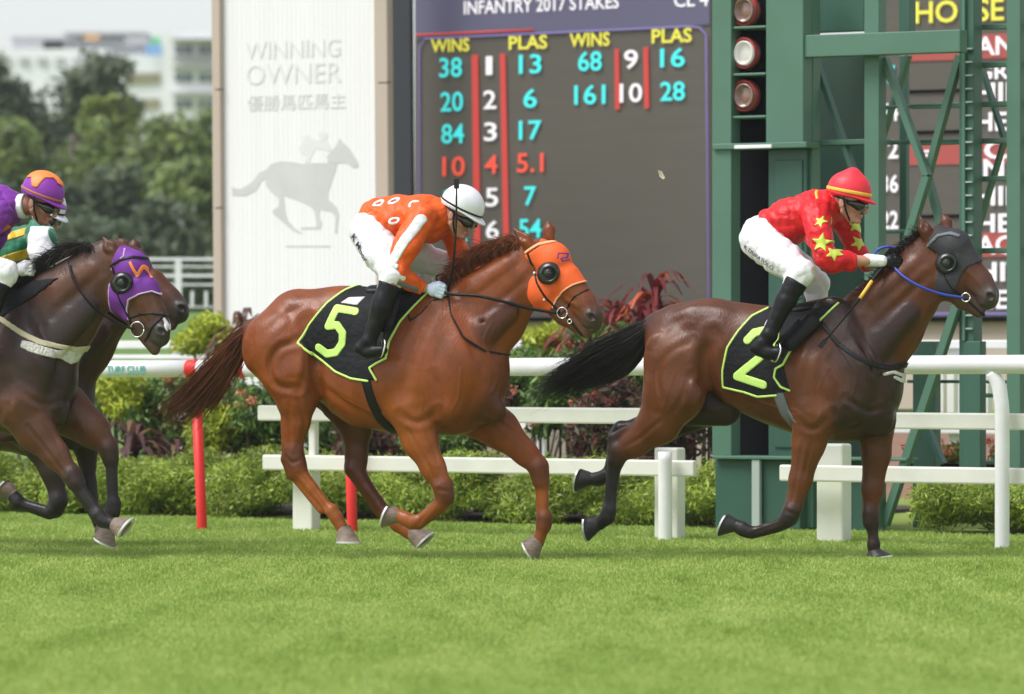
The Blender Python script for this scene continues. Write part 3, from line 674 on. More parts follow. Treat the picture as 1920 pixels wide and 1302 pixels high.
l2 += C([(1402, 997, .15, 13), (1392, 992, .15, 13), (1376, 984, .15, 12)], .85, .02, BK)
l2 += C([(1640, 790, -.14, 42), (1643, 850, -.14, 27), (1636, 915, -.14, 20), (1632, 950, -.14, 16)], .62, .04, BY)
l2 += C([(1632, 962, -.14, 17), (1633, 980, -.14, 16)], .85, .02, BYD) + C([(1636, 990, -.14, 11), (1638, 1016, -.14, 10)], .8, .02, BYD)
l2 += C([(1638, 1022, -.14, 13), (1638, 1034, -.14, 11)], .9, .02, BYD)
hd2 = dict(cheek=(1782, 526), fore=(1788, 465), poll=(1758, 452), bridge=((1806, 492), (1836, 530), (1850, 550)), muz=(1853, 562), nos=(1856, 556),
           jaw=(1806, 562), chin=(1836, 586), mouth=((1818, 574), (1866, 578)), ear=((1742, 450), (1734, 430), (1723, 401)), ear2=((1778, 434), (1774, 418), (1766, 398)))
root2, hp2, _ = make_horse(H2, 'bay horse in a charcoal hood and black number 2 cloth, leading on the right', 'racehorses galloping past the winning post', b2, l2, hd2, BY, MZ2,
    [((1120, 982), (1100, 984), 1, .12), ((1106, 898), (1086, 893), 1, -.14), ((1376, 985), (1360, 977), 1, .15), ((1639, 1034), (1641, 1046), 1, -.14)], hoofm='hoof_bk', lines=BODY_LINES + [([(1508, 830), (1494, 900), (1484, 948)], 2.6, .006), ([(1525, 830), (1508, 895)], 2.4, .004), ([(1476, 958), (1496, 966)], 2.4, .004), ([(1462, 982), (1412, 1000)], 2.2, .004), ([(1240, 790), (1200, 822), (1170, 838)], 3, .006), ([(1150, 862), (1144, 950)], 2.2, .004), ([(1636, 840), (1628, 930)], 3, .006), ([(1650, 840), (1640, 930)], 2.5, .005), ([(1808, 510), (1836, 540)], 3, -.004), ([(1800, 545), (1826, 562)], 3, .004), ([(1838, 535), (1848, 552), (1842, 572)], 3, .004)])
base2 = [p for p in b2 if not p.sub]
cl2 = [(1424, 575), (1448, 580), (1500, 582), (1560, 566), (1512, 618), (1480, 656), (1468, 690), (1480, 733), (1470, 735), (1452, 742), (1415, 745), (1388, 736), (1348, 729), (1344, 724), (1347, 696), (1358, 652), (1377, 621), (1399, 592)]
sc2 = shell(H2, 'saddle_cloth', base2, cl2, .26, .014, M['blackcloth'], root2, h=.009, fold=(.004, 22, 4), thick=.03)
shell(H2, 'trim', base2, [(1424, 577), (1399, 592), (1377, 621), (1358, 652), (1347, 696), (1345, 727), (1388, 736), (1415, 745), (1452, 742)], .26, .019, M['lime'], sc2, h=.005, stroke=2.2)
shell(H2, 'trim', base2, [(1479, 733), (1462, 726), (1449, 708), (1452, 692), (1466, 684), (1480, 656), (1512, 618), (1562, 568)], .26, .019, M['lime'], sc2, h=.005, stroke=2.2)
shell(H2, 'number', base2, [(1396, 638), (1408, 624), (1430, 619), (1448, 628), (1448, 644), (1420, 672), (1376, 706), (1428, 722)], .26, .022, M['lime'], sc2, h=.005, stroke=8, side='near')
shell(H2, 'sponsor_patch', base2, [(1428, 600), (1440, 597), (1438, 608), (1424, 612)], .26, .020, M['pinkish'], sc2, h=.005, side='near')
shell(H2, 'girth', base2, [(1462, 742), (1472, 775), (1488, 800)], .2, .010, M['grey'], root2, h=.007, stroke=11, thick=.025)
sd2 = [cone(H2.L(1470, 588, 0), H2.L(1545, 575, 0), .045, .05, 2.3, .04), cone(H2.L(1520, 605, .2), H2.L(1478, 645, .265), .06, .05, .4, .03)]
sdfobj('saddle', sd2, M['leather'], root2, h=.008)
for s in (1, -1):
    mb = MB(); mb.tube([H2.L(1500, 600, .30 * s), H2.L(1456, 645, .35 * s)], .012, seg=6, flat=.4); mb.build('stirrup_leather', M['leather'], root2, smooth=True)
    mb = MB(); mb.tube(spl([H2.L(1446, 677, .31 * s), H2.L(1452, 655, .31 * s), H2.L(1458, 642, .35 * s), H2.L(1464, 655, .39 * s), H2.L(1456, 677, .39 * s), H2.L(1446, 677, .31 * s)], 4), .006, seg=6); mb.build('stirrup_iron', M['metal'], root2, smooth=True)
hood2 = shell(H2, 'hood', hp2, [(1748, 424), (1772, 418), (1794, 426), (1818, 446), (1836, 472), (1838, 490), (1817, 500), (1804, 515), (1799, 530), (1793, 546), (1784, 560), (1754, 556), (1746, 531), (1738, 470), (1742, 448), (1752, 440)], .06, .008, M['hoodgr'], root2, h=.006, thick=.02, fold=(.0015, 40, 1))
shell(H2, 'strap', hp2, [(1740, 462), (1760, 442), (1782, 437), (1798, 442)], .06, .016, M['grey'], hood2, h=.005, stroke=3)
for s in (1, -1): cup(H2, 1781, 494, .085, 21, hood2, s)
rein(H2, [(1668, 492, .07), (1690, 516, .12), (1722, 536, .13), (1762, 551, .10), (1808, 559, .06)], .010, 'rein', M['blue'], root2, .5)
rein(H2, [(1676, 486, -.06), (1722, 530, -.12), (1808, 558, -.06)], .008, 'rein', M['blue'], root2, .5)
rein(H2, [(1646, 492, .06), (1641, 476, .05), (1653, 465, .04), (1672, 464, .02), (1690, 476, -.02), (1680, 490, -.05)], .009, 'rein_loop', M['blue'], root2)
bd2 = shell(H2, 'bridle', hp2, [(1806, 558), (1786, 540), (1770, 510), (1752, 470), (1738, 462)], .05, .014, M['leather'], root2, h=.005, stroke=2.0)
shell(H2, 'lip_strap', hp2, [(1812, 562), (1828, 578), (1846, 594)], .04, .007, M['leather'], bd2, h=.005, stroke=2.6)
for s in (1, -1): ring(H2, 1811, 558, .060 * s, 8, .005, 'bit_ring', M['metal'], bd2)
sdfobj('stud', [ell(H2.L(1740, 464, .062), (.015, .008, .015))], M['whelm'], bd2, h=.004)
bp2 = shell(H2, 'breastplate', base2, [(1545, 610), (1560, 628), (1575, 645), (1600, 662), (1630, 680), (1662, 690), (1695, 684), (1706, 676)], .16, .010, M['leather'], root2, h=.006, stroke=4.5, thick=.018)
shell(H2, 'foam_fleck', base2, [(1662, 702), (1676, 698), (1690, 706), (1688, 716), (1678, 708)], .1, .012, M['wool'], bp2, h=.005, stroke=3)
g = [[H2.L(1230, 596, 0), H2.L(1180, 618, .03), H2.L(1120, 644, .05), H2.L(1060, 684, .07), H2.L(1012, 716, .08)],
     [H2.L(1224, 606, 0), H2.L(1180, 640, .03), H2.L(1120, 672, .03), H2.L(1060, 700, .04), H2.L(995, 738, .05)],
     [H2.L(1220, 616, 0), H2.L(1180, 662, 0), H2.L(1125, 695, 0), H2.L(1070, 718, 0), H2.L(992, 752, 0)],
     [H2.L(1216, 630, 0), H2.L(1186, 690, -.02), H2.L(1140, 712, -.03), H2.L(1095, 722, -.04), H2.L(1040, 736, -.05)]]
strands('tail', g, 1150, .0027, .026, M['hair_bk'], root2, [(.012, .010, .010), (.02, .016, .015), (.008, .007, .008)], 4, .5)
mane(H2, [(1590, 585), (1625, 540), (1665, 492), (1700, 455), (1735, 425)], (-4, -7), 0, 700, M['hair_bk'], root2, [(.014, .011, .010), (.03, .018, .013)], 8, .05)

# ============================================================ the dark bay with the purple hood
H3 = Fr(-60, 30.45)
DK = (.055, .022, .013); DKL = (.10, .034, .014); DKD = (.026, .014, .011)
C = H3.chain
b3 = bay_body(C, DK, DKL, DKD, -1544, -12)
# its own neck, lower than the bay's
b3 = [p for p in b3 if not (p.a[0] > H3.L(85, 0)[0] and p.a[2] > H3.L(0, 610)[2])]
b3 += C([(50, 645, 0, 95), (103, 592, 0, 80), (152, 545, 0, 62), (186, 512, 0, 50), (206, 494, 0, 44)], .44, .07, DK)
b3 += C([(110, 550, .07, 30), (170, 512, .06, 22)], .5, .04, DKL) + C([(95, 640, .12, 30), (160, 585, .085, 22)], .4, .04, DKD)
l3 = []
l3 += C([(40, 760, .15, 54), (66, 808, .15, 38), (104, 852, .15, 25), (128, 884, .15, 19)], .62, .04, DKL)
l3 += C([(60, 800, .19, 18), (100, 850, .18, 12)], .6, .015, DK)
l3 += C([(134, 890, .15, 19), (142, 905, .15, 18)], .85, .02, DKD) + C([(150, 918, .15, 13), (180, 956, .15, 10)], .8, .02, BK)
l3 += C([(146, 928, .15, 7), (174, 962, .15, 7)], .7, .012, BK) + C([(184, 966, .15, 15), (192, 976, .15, 13), (214, 984, .15, 12)], .85, .02, BK)
l3 += C([(125, 770, -.15, 50), (172, 806, -.15, 33), (196, 832, -.15, 22)], .62, .04, DKL)
l3 += C([(203, 842, -.15, 20), (207, 860, -.15, 17)], .85, .02, DKD) + C([(209, 872, -.15, 12), (211, 930, -.15, 11)], .85, .02, BK)
l3 += C([(213, 944, -.15, 15), (211, 960, -.15, 14), (202, 984, -.15, 12)], .85, .02, BK)
# hind legs, outside the frame
for dn, ddx, c_ in ((.12, 0, DKL), (-.14, 70, DKD)):
    q = lambda L_: [(a - 1544 + ddx, b - 12, dn, r) for (a, b, r) in L_]
    l3 += C(q([(1262, 735, 58), (1270, 792, 36), (1262, 840, 22)]), .62, .04, c_) + C(q([(1258, 852, 20), (1280, 900, 12), (1300, 950, 11)]), .8, .02, BK)
    l3 += C(q([(1304, 962, 15), (1322, 985, 12)]), .85, .02, BK)
hd3 = dict(cheek=(232, 548), fore=(246, 504), poll=(222, 486), bridge=((268, 545), (288, 592), (297, 614)), muz=(300, 632), nos=(302, 622),
           jaw=(262, 612), chin=(290, 656), mouth=((272, 640), (316, 652)), ear=((216, 478), (206, 464), (192, 444)), ear2=((234, 470), (230, 460), (222, 447)))
root3, hp3, _ = make_horse(H3, 'dark brown horse in a purple hood at the left edge', 'racehorses galloping past the winning post', b3, l3, hd3, DKL, (.05, .045, .045),
    [((214, 984), (230, 997), 1, .15), ((200, 990), (190, 1012), 1, -.15), ((-218, 975), (-208, 997), 1, .12), ((-148, 975), (-138, 997), 1, -.14)], lines=[([(p[0] - 1544, p[1] - 12) for p in a], b, c) for a, b, c in BODY_LINES[:10]] + [([(72, 640), (105, 690), (120, 740)], 7, .007), ([(200, 596), (168, 640), (146, 690)], 5, .009), ([(90, 590), (140, 545), (185, 500)], 6, .005), ([(60, 800), (95, 850), (122, 890)], 3, .007), ([(85, 790), (118, 850)], 3, .005), ([(146, 915), (176, 958)], 2.2, .004), ([(150, 790), (190, 830)], 3, .005), ([(206, 875), (207, 935)], 2.2, .004), ([(272, 560), (288, 600)], 3, -.004), ([(250, 580), (262, 606)], 3, .004)])
base3 = [p for p in b3 if not p.sub]
hood3 = shell(H3, 'hood', hp3, [(222, 462), (236, 457), (266, 468), (292, 494), (310, 536), (303, 555), (284, 546), (262, 552), (243, 562), (236, 582), (236, 602), (205, 596), (200, 583), (204, 538), (208, 502), (214, 486)], .06, .008, M['hoodpu'], root3, h=.006, thick=.02, fold=(.0015, 40, 1))
shell(H3, 'piping', hp3, [(303, 556), (284, 546), (262, 552), (243, 562), (236, 582), (238, 600)], .06, .013, M['palepurple'], hood3, h=.005, stroke=1.5)
shell(H3, 'piping', hp3, [(232, 466), (234, 480), (222, 492), (210, 504), (205, 540), (202, 582), (208, 594)], .06, .013, M['palepurple'], hood3, h=.005, stroke=1.3)
shell(H3, 'strap', hp3, [(210, 500), (228, 488), (250, 482), (268, 484)], .06, .016, M['leather'], hood3, h=.005, stroke=2.6)
shell(H3, 'hood_letter', hp3, [(248, 493), (259, 518), (268, 499), (280, 519), (289, 496)], .06, .014, M['obright'], hood3, h=.0035, stroke=2.6, side='near')
for s in (1, -1): cup(H3, 239, 531, .085, 22, hood3, s)
rein(H3, [(128, 492, .08), (138, 525, .13), (162, 562, .14), (190, 588, .10), (220, 606, .07), (250, 618, .06)], .009, 'rein', M['leather'], root3, .5)
rein(H3, [(100, 495, -.08), (160, 555, -.13), (250, 618, -.06)], .008, 'rein', M['leather'], root3, .5)
bd3 = shell(H3, 'bridle', hp3, [(246, 610), (236, 585), (222, 540), (214, 500)], .05, .014, M['leather'], root3, h=.005, stroke=2.0)
shell(H3, 'noseband', hp3, [(240, 597), (262, 590), (285, 588), (308, 592)], .05, .007, M['leather'], bd3, h=.005, stroke=2)
shell(H3, 'noseband', hp3, [(306, 592), (290, 610), (277, 628), (268, 640)], .05, .007, M['leather'], bd3, h=.005, stroke=2)
shell(H3, 'blaze', hp3, [(305, 584), (314, 604), (322, 622)], .0, .0015, M['white'], root3, h=.004, stroke=2.2, side='both', thick=.012)
for s in (1, -1): ring(H3, 257, 618, .055 * s, 14, .004, 'bit_ring', M['metal'], bd3)
bp3 = shell(H3, 'breast_girth', base3, [(-40, 575), (5, 600), (45, 625), (80, 642), (130, 656), (165, 652)], .17, .012, M['beige'], root3, h=.006, stroke=5, thick=.02)
shell(H3, 'sweat_foam', base3, [(47, 638), (61, 640), (106, 657), (142, 651), (155, 641), (157, 664), (135, 673), (119, 684), (106, 673), (68, 662), (45, 651)], .17, .009, M['wool'], bp3, h=.006, side='near')
shell(H3, 'saddle_cloth', base3, [(90, 520), (60, 545), (0, 590), (-60, 640), (-130, 690), (-200, 690), (-190, 620), (-140, 560), (-100, 540)], .26, .014, M['blackcloth'], root3, h=.01, thick=.03)
sdfobj('saddle', [cone(H3.L(-90, 560, 0), H3.L(40, 530, 0), .05, .05, 2.4, .04)], M['leather'], root3, h=.009)
mane(H3, [(40, 548), (70, 512), (110, 482), (150, 468), (184, 470)], (-10, -16), 0, 1300, M['hair_bk'], root3, [(.014, .011, .010), (.025, .015, .012)], 9)
strands('tail', [[H3.L(-316, 586, 0), H3.L(-380, 640, 0), H3.L(-450, 700, 0), H3.L(-520, 720, 0)], [H3.L(-320, 606, 0), H3.L(-370, 670, 0), H3.L(-430, 740, 0), H3.L(-500, 750, 0)]], 500, .0035, .05, M['hair_bk'], root3, [(.012, .010, .010)], 6, .4)

# ============================================================ the fourth horse, behind it
H4 = Fr(-60, 31.9)
C = H4.chain
b4 = bay_body(C, DK, DK, DKD, -1512, 28)
l4 = []
l4 += C([(40, 770, .15, 52), (72, 830, .15, 32), (98, 885, .15, 22), (108, 925, .15, 18)], .62, .04, DKD)
l4 += C([(110, 938, .15, 19), (104, 955, .15, 17)], .85, .02, BK) + C([(92, 962, .15, 13), (45, 947, .15, 11)], .8, .02, BK) + C([(34, 942, .15, 15), (24, 928, .15, 12)], .85, .02, BK)
l4 += C([(130, 790, -.15, 42), (160, 830, -.15, 26), (165, 880, -.15, 17)], .62, .04, DKD) + C([(165, 900, -.15, 17), (176, 960, -.15, 11), (188, 985, -.15, 13)], .85, .02, BK)
for dn, ddx in ((.12, 0), (-.14, 60)):
    q = lambda L_: [(a - 1512 + ddx, b - 12, dn, r) for (a, b, r) in L_]
    l4 += C(q([(1262, 750, 58), (1290, 800, 36), (1262, 845, 22)]), .62, .04, DKD) + C(q([(1258, 852, 20), (1230, 900, 12), (1210, 945, 11)]), .8, .02, BK)
    l4 += C(q([(1206, 950, 15), (1190, 965, 12)]), .85, .02, BK)
hd4 = dict(cheek=(250, 542), fore=(252, 508), poll=(234, 490), bridge=((284, 534), (316, 564), (330, 578)), muz=(336, 588), nos=(340, 579), jaw=(290, 590), chin=(322, 610), mouth=((304, 600), (352, 605)), ear=((226, 472), (224, 464), (220, 449)), ear2=((252, 470), (252, 462), (250, 446)))
root4, hp4, _ = make_horse(H4, 'brown horse without a hood, half hidden behind the purple hooded one', 'racehorses galloping past the winning post', b4, l4, hd4, BY, (.05, .045, .045),
    [((22, 924), (8, 912), 1, .15), ((190, 985), (192, 1000), 1, -.15), ((-322, 955), (-332, 968), 1, .12), ((-262, 955), (-272, 968), 1, -.14)], meshh=.012, lines=[([(p[0] - 1512, p[1] + 6) for p in a], b, c) for a, b, c in BODY_LINES[:14]])
mane(H4, [(85, 612), (110, 570), (150, 522), (190, 487), (222, 460)], (-4, -7), 0, 500, M['hair_bk'], root4, [(.014, .011, .010), (.025, .015, .012)], 12, .05)
shell(H4, 'bridle', hp4, [(288, 572), (268, 548), (248, 518), (236, 486), (228, 478)], .05, .008, M['leather'], root4, h=.006, stroke=2.4)
ring(H4, 290, 574, .06, 8, .005, 'bit_ring', M['metal'], root4)
sdfobj('saddle', [cone(H4.L(-90, 590, 0), H4.L(40, 570, 0), .05, .05, 2.4, .04)], M['leather'], root4, h=.01)
for fr_, q, rt in ((H4, hd4, root4),):
    for s in (1, -1):
        sdfobj('eye', [ell(fr_.L(q['fore'][0] + 2, q['fore'][1] + 12, .088 * s), (.018, .012, .016))], M['goggle'], rt, h=.004)
# ------------------------------------------------------------ jockeys
SK = (.50, .25, .17)
def rot(c, ang, f, u, n):
    """point in the head frame (f forward, u up, n to the near side) -> local"""
    ca, sa = math.cos(ang), math.sin(ang)
    return np.array([c[0] + f * ca - u * sa, c[1] - n, c[2] + f * sa + u * ca])
def head_prims(c, ang, S=1.1, skin=SK):
    P = []; q = lambda f, u, n=0: rot(c, ang, f * S, u * S, n * S)
    P.append(ell(q(-.005, .045), (.098 * S, .076 * S, .088 * S), ang, .02, skin))
    P.append(cone(q(.03, -.005), q(.042, -.07), .060 * S, .034 * S, .92, .03, skin))
    for s in (-1, 1):
        P.append(cone(q(0, -.05, .045 * s), q(.05, -.088, .018 * s), .020 * S, .018 * S, 1, .02, skin))       # jaw
        P.append(ell(q(.062, -.018, .038 * s), (.02 * S, .02 * S, .016 * S), ang, .02, (.56, .27, .19)))     # cheekbone
        P.append(ell(q(.083, .018, .028 * s), (.014 * S, .022 * S, .008 * S), ang, .012, skin))               # brow
    P.append(cone(q(.088, .012), q(.113, -.026), .007 * S, .0125 * S, .9, .012, (.56, .27, .20)))              # nose
    for s in (-1, 1): P.append(ell(q(.105, -.030, .010 * s), (.009 * S, .008 * S, .007 * S), ang, .006, (.52, .24, .18)))
    P.append(ell(q(.091, -.052), (.010 * S, .024 * S, .006 * S), ang, .008, (.50, .17, .14)))
    P.append(ell(q(.089, -.063), (.010 * S, .021 * S, .007 * S), ang, .008, (.50, .17, .14)))
    P.append(ell(q(.080, -.088), (.017 * S, .022 * S, .014 * S), ang, .015, skin))                            # chin
    for s in (-1, 1):
        P.append(ell(q(.092, .000, .030 * s), (.012 * S, .018 * S, .010 * S), ang, .01, sub=True))
        P.append(ell(q(.080, .000, .029 * s), (.012 * S, .013 * S, .011 * S), ang, .003, (.6, .55, .5)))
    P.append(cone(q(.103, -.0575, .016), q(.103, -.0575, -.016), .0025, .0025, 1, .004, sub=True))
    for s in (-1, 1):                                                                                        # ears
        P.append(ell(q(-.012, -.008, .079 * s), (.017 * S, .009 * S, .030 * S), ang + .2, .008, (.55, .25, .19)))
        P.append(ell(q(-.008, -.006, .089 * s), (.009 * S, .006 * S, .018 * S), ang + .2, .005, sub=True))
    return P
def hand_prims(w, fwd, S=1.0, s=1, skin=SK):
    """fist on the rein: w wrist, fwd unit vector, s side (+1 near)"""
    fwd = np.array(fwd, float); fwd /= np.linalg.norm(fwd); up = np.array([0, 0, 1.]) - fwd * fwd[2]; up /= np.linalg.norm(up); inn = np.array([0, s * 1.0, 0])
    P = [cone(w, w + fwd * .045, .024, .030, .75, .02, skin), cone(w + fwd * .045 + up * .018, w + fwd * .062 + up * .018, .022, .020, .8, .02, skin), cone(w + fwd * .045 - up * .018, w + fwd * .062 - up * .016, .021, .018, .8, .02, skin)]
    for i, (u, L) in enumerate(((.033, .92), (.012, 1.0), (-.009, .95), (-.029, .78))):
        k = w + fwd * .078 * (1 if i < 3 else .93) + up * u - inn * .006
        a = k + fwd * .030 * L + inn * .004 - up * .004; b = a + inn * .030 * L + fwd * .004 - up * .004; c = b - fwd * .024 * L + inn * .006
        P += [cone(k, a, .0115, .0105, 1, .004, skin), cone(a, b, .0105, .0095, 1, .003, skin), cone(b, c, .0095, .0085, 1, .003, skin)]
    t0 = w + fwd * .030 + up * .026 + inn * .010; t1 = t0 + fwd * .034 + up * .018 + inn * .008; t2 = t1 + fwd * .030 + inn * .010 - up * .006
    P += [cone(t0, t1, .015, .0125, 1, .008, skin), cone(t1, t2, .0125, .010, 1, .003, skin)]
    return P
def jockey(fr, label, torso, hips, thigh, shin, foot, armn, armf, handn, handf, neck, headc, ang, jersey, helmet, hs=1.13, legmat='white', boot=True, glove='white', collar=None, skin=SK, h=.0065, short=.0):
    root = fr.root('person', label=label, cat='person', group='jockeys')
    C = fr.chain; L = fr.L
    T = C(torso, 1.18, .05, skin)
    A = []
    for arm in (armn, armf): A += C(arm, .95, .03, skin)
    lg = []; sh_ = []; ft = []
    for t_, s_, f_ in zip(thigh, shin, foot):
        lg += C(t_, .85, .05, skin); sh_ += C(s_, .9, .02, skin); ft += C(f_, 1.0, .015, skin)
    lg += C(hips, 1.25, .05, skin)
    hc = L(*headc); HP = head_prims(hc, ang, hs, skin); N = C(neck, 1, .03, skin)
    H = []
    hands = []
    for (arm, hd, s) in ((armn, handn, 1), (armf, handf, -1)):
        w = L(*arm[-1][:3]); f = L(*hd) - w; hands.append(hand_prims(w + f * .12, f, 1, s, skin))
    shr = lambda ps, d: [cone(p.a, p.b, max(p.ra - d, .012), max(p.rb - d, .012), p.zs, p.k, p.col) for p in ps]
    body = shr(T, .012) + shr(A, .008) + shr(lg, .014) + shr(sh_, .012) + shr(ft, .012) + N + [p for p in HP if not p.sub] + hands[0] + hands[1] + [p for p in HP if p.sub]
    sdfobj('body', body, M['skin'], root, h=h, cols=True)
    # silks
    jp = T + [p for p in A]
    wr = [(L(*arm[-1][:3]), L(*arm[-2][:3])) for arm in (armn, armf)]
    def jclip(X, Y, Z):
        d = np.full((1, 1, 1), -1.0)
        out = d
        for w, e in wr:                      # end the sleeves at the wrist
            ax = (w - e) / np.linalg.norm(w - e); cut = w - ax * short
            pl = (X - cut[0]) * ax[0] + (Y - cut[1]) * ax[1] + (Z - cut[2]) * ax[2]
            near = np.sqrt((X - w[0]) ** 2 + (Y - w[1]) ** 2 + (Z - w[2]) ** 2) - .20
            out = np.maximum(out, np.minimum(pl, -near))
        return out
    js = sdfobj('jersey', jp, M[jersey], root, h=.0075, off=.002, fold=(.0095, 34, int(abs(hc[0]) * 1000) % 97), clip=jclip)
    # breeches and boots
    bp_ = sdfobj('breeches', lg + [p for p in sh_[:0]] + sum([C([t_[-1], (s_[1][0] * .45 + s_[0][0] * .55, s_[1][1] * .45 + s_[0][1] * .55, s_[0][2], s_[0][3] * .97)], .9, .03) for t_, s_ in zip(thigh, shin)], []), M[legmat], root, h=.0075, off=.001, fold=(.009, 38, 5))
    for s_, f_ in zip(shin, foot):
        cc = C(s_, .9, .02) + C(f_, 1.0, .015)
        top = L(*s_[0][:3]); low = L(*s_[1][:3]); ax = (low - top) / np.linalg.norm(low - top); cut = top + ax * .045
        sdfobj('boot', cc, M['leather'], root, h=.007, off=.004, fold=(.005, 30, 2), clip=lambda X, Y, Z: -((X - cut[0]) * ax[0] + (Y - cut[1]) * ax[1] + (Z - cut[2]) * ax[2]))
    # gloves
    if glove:
        for hp_, nm in zip(hands, ('near', 'far')):
            sdfobj('glove', hp_, M[glove], root, h=.0045, off=.0025)
    # goggles
    q = lambda f, u, n=0: rot(hc, ang, f * hs, u * hs, n * hs)
    gg = [ell(q(.072, .000, .032), (.042 * hs, .040 * hs, .032 * hs), ang, .012), ell(q(.072, .000, -.032), (.042 * hs, .040 * hs, .032 * hs), ang, .012), ell(q(.042, .004, 0), (.062 * hs, .082 * hs, .026 * hs), ang, .01)]
    sdfobj('goggles', gg, M['goggle'], root, h=.005)
    mb = MB(); st = [(.06, .010, .07), (.03, .012, .080), (0, .014, .084), (-.05, .02, .072), (-.1, .03, .035), (-.108, .032, 0), (-.1, .03, -.035), (-.05, .02, -.072), (0, .014, -.084), (.03, .012, -.080), (.06, .010, -.07)]
    mb.tube([q(*v) for v in st], .007, seg=6)
    mb.build('goggle_strap', M['leather'], root, smooth=True)
    # chin strap
    mb = MB(); mb.tube(spl([q(-.01, .03, .084), q(.015, -.03, .078), q(.04, -.085, .040), q(.055, -.105, 0), q(.04, -.085, -.040), q(.015, -.03, -.078), q(-.01, .03, -.084)], 5), .006, seg=6)
    mb.build('chin_strap', M['leather'], root, smooth=True)
    # helmet: dome, band, peak
    dome = [ell(q(-.008, .062), (.125 * hs, .100 * hs, .112 * hs), ang, .01)]
    if helmet.get('point'): dome.append(ell(q(-.01, .165), (.02 * hs, .02 * hs, .02 * hs), ang, .06))
    ca, sa = math.cos(ang), math.sin(ang)
    def above(u0, slope=.0):
        def f(X, Y, Z):
            ff = (X - hc[0]) * ca + (Z - hc[2]) * sa; uu = -(X - hc[0]) * sa + (Z - hc[2]) * ca
            return (u0 * hs - slope * ff - uu)
        return f
    he = sdfobj('helmet', dome, M[helmet['m']], root, h=.006, clip=above(.030, -.10), fold=helmet.get('fold'))
    pk = [ell(q(.085, .036), (.075 * hs, .070 * hs, .012 * hs), ang - .12, .01)]
    sdfobj('peak', pk + [ell(q(-.01, .040), (.128 * hs, .103 * hs, .012 * hs), ang, .01)], M[helmet.get('pm', helmet['m'])], he, h=.005)
    dm2 = [ell(q(-.008, .062), (.125 * hs, .100 * hs, .112 * hs), ang, .01)]
    ab0, ab1 = above(helmet.get('b0', .044), -.05), above(helmet.get('b1', .058), -.05)
    sdfobj('cap_band', dm2, M[helmet['band']], he, h=.005, off=.004, clip=lambda X, Y, Z: np.maximum(ab0(X, Y, Z), -ab1(X, Y, Z)))
    if collar:
        cc = L(*neck[0][:3]); c2 = L(*neck[1][:3]); ax = (c2 - cc) / np.linalg.norm(c2 - cc); mid = cc + (c2 - cc) * collar[1]
        sdfobj('collar', N, M[collar[0]], js, h=.006, off=.016, clip=lambda X, Y, Z: np.abs((X - mid[0]) * ax[0] + (Y - mid[1]) * ax[1] + (Z - mid[2]) * ax[2]) - .022)
    return dict(root=root, T=T, A=A, lg=lg, head=hc, q=q, dome=dm2, js=js, he=he, br=bp_)
def patch(fr, j, name, prims, poly, m, n, off=.008, stroke=None, side='near', parent=None, h=.005, nmin=0.0, thick=.018, fold=None):
    return shell(fr, name, prims, poly, n, off, M[m], parent, h=h, side=side, stroke=stroke, nmin=nmin, thick=thick, fold=fold)
def star(cx, cy, r, a0=0):
    return [(cx + (r if i % 2 == 0 else r * .42) * math.sin(a0 + i * math.pi / 5), cy - (r if i % 2 == 0 else r * .42) * math.cos(a0 + i * math.pi / 5)) for i in range(10)]
def textsurf(fr, s, prims, px, py, w, hh, ang, n, off, m, parent, name='lettering'):
    cu = bpy.data.curves.new('t', 'FONT'); cu.body = s; cu.size = 1; cu.offset = .012; cu.resolution_u = 2
    ob = bpy.data.objects.new('t', cu); COL.objects.link(ob); bpy.context.view_layer.update()
    me = bpy.data.meshes.new_from_object(ob.evaluated_get(bpy.context.evaluated_depsgraph_get())); bpy.data.objects.remove(ob)
    import bmesh
    bm = bmesh.new(); bm.from_mesh(me)
    bmesh.ops.subdivide_edges(bm, edges=[e for e in bm.edges if e.calc_length() > .12], cuts=3, use_grid_fill=False); bm.to_mesh(me); bm.free()
    n_ = len(me.vertices); co = np.zeros(n_ * 3, np.float32); me.vertices.foreach_get('co', co); co = co.reshape(-1, 3)
    lo, hi = co.min(0), co.max(0); co = (co - lo) / (hi - lo + 1e-6); c, q = math.cos(ang), math.sin(ang)
    X = px + co[:, 0] * w * c + co[:, 1] * hh * q; Y = py + co[:, 0] * w * q - co[:, 1] * hh * c
    P = np.array([fr.L(x, y, n) for x, y in zip(X, Y)]); P[:, 1] = -(n + .15)
    F = evalpts(prims, P)
    for _ in range(40):
        F = evalpts(prims, P) - off; P[:, 1] += np.clip(F, -.02, .02) * .8
    me.vertices.foreach_set('co', P.astype(np.float32).ravel()); me.update(); me.materials.clear(); me.materials.append(m); me.name = name
    o = bpy.data.objects.new(name, me); COL.objects.link(o); o.parent = parent; return o

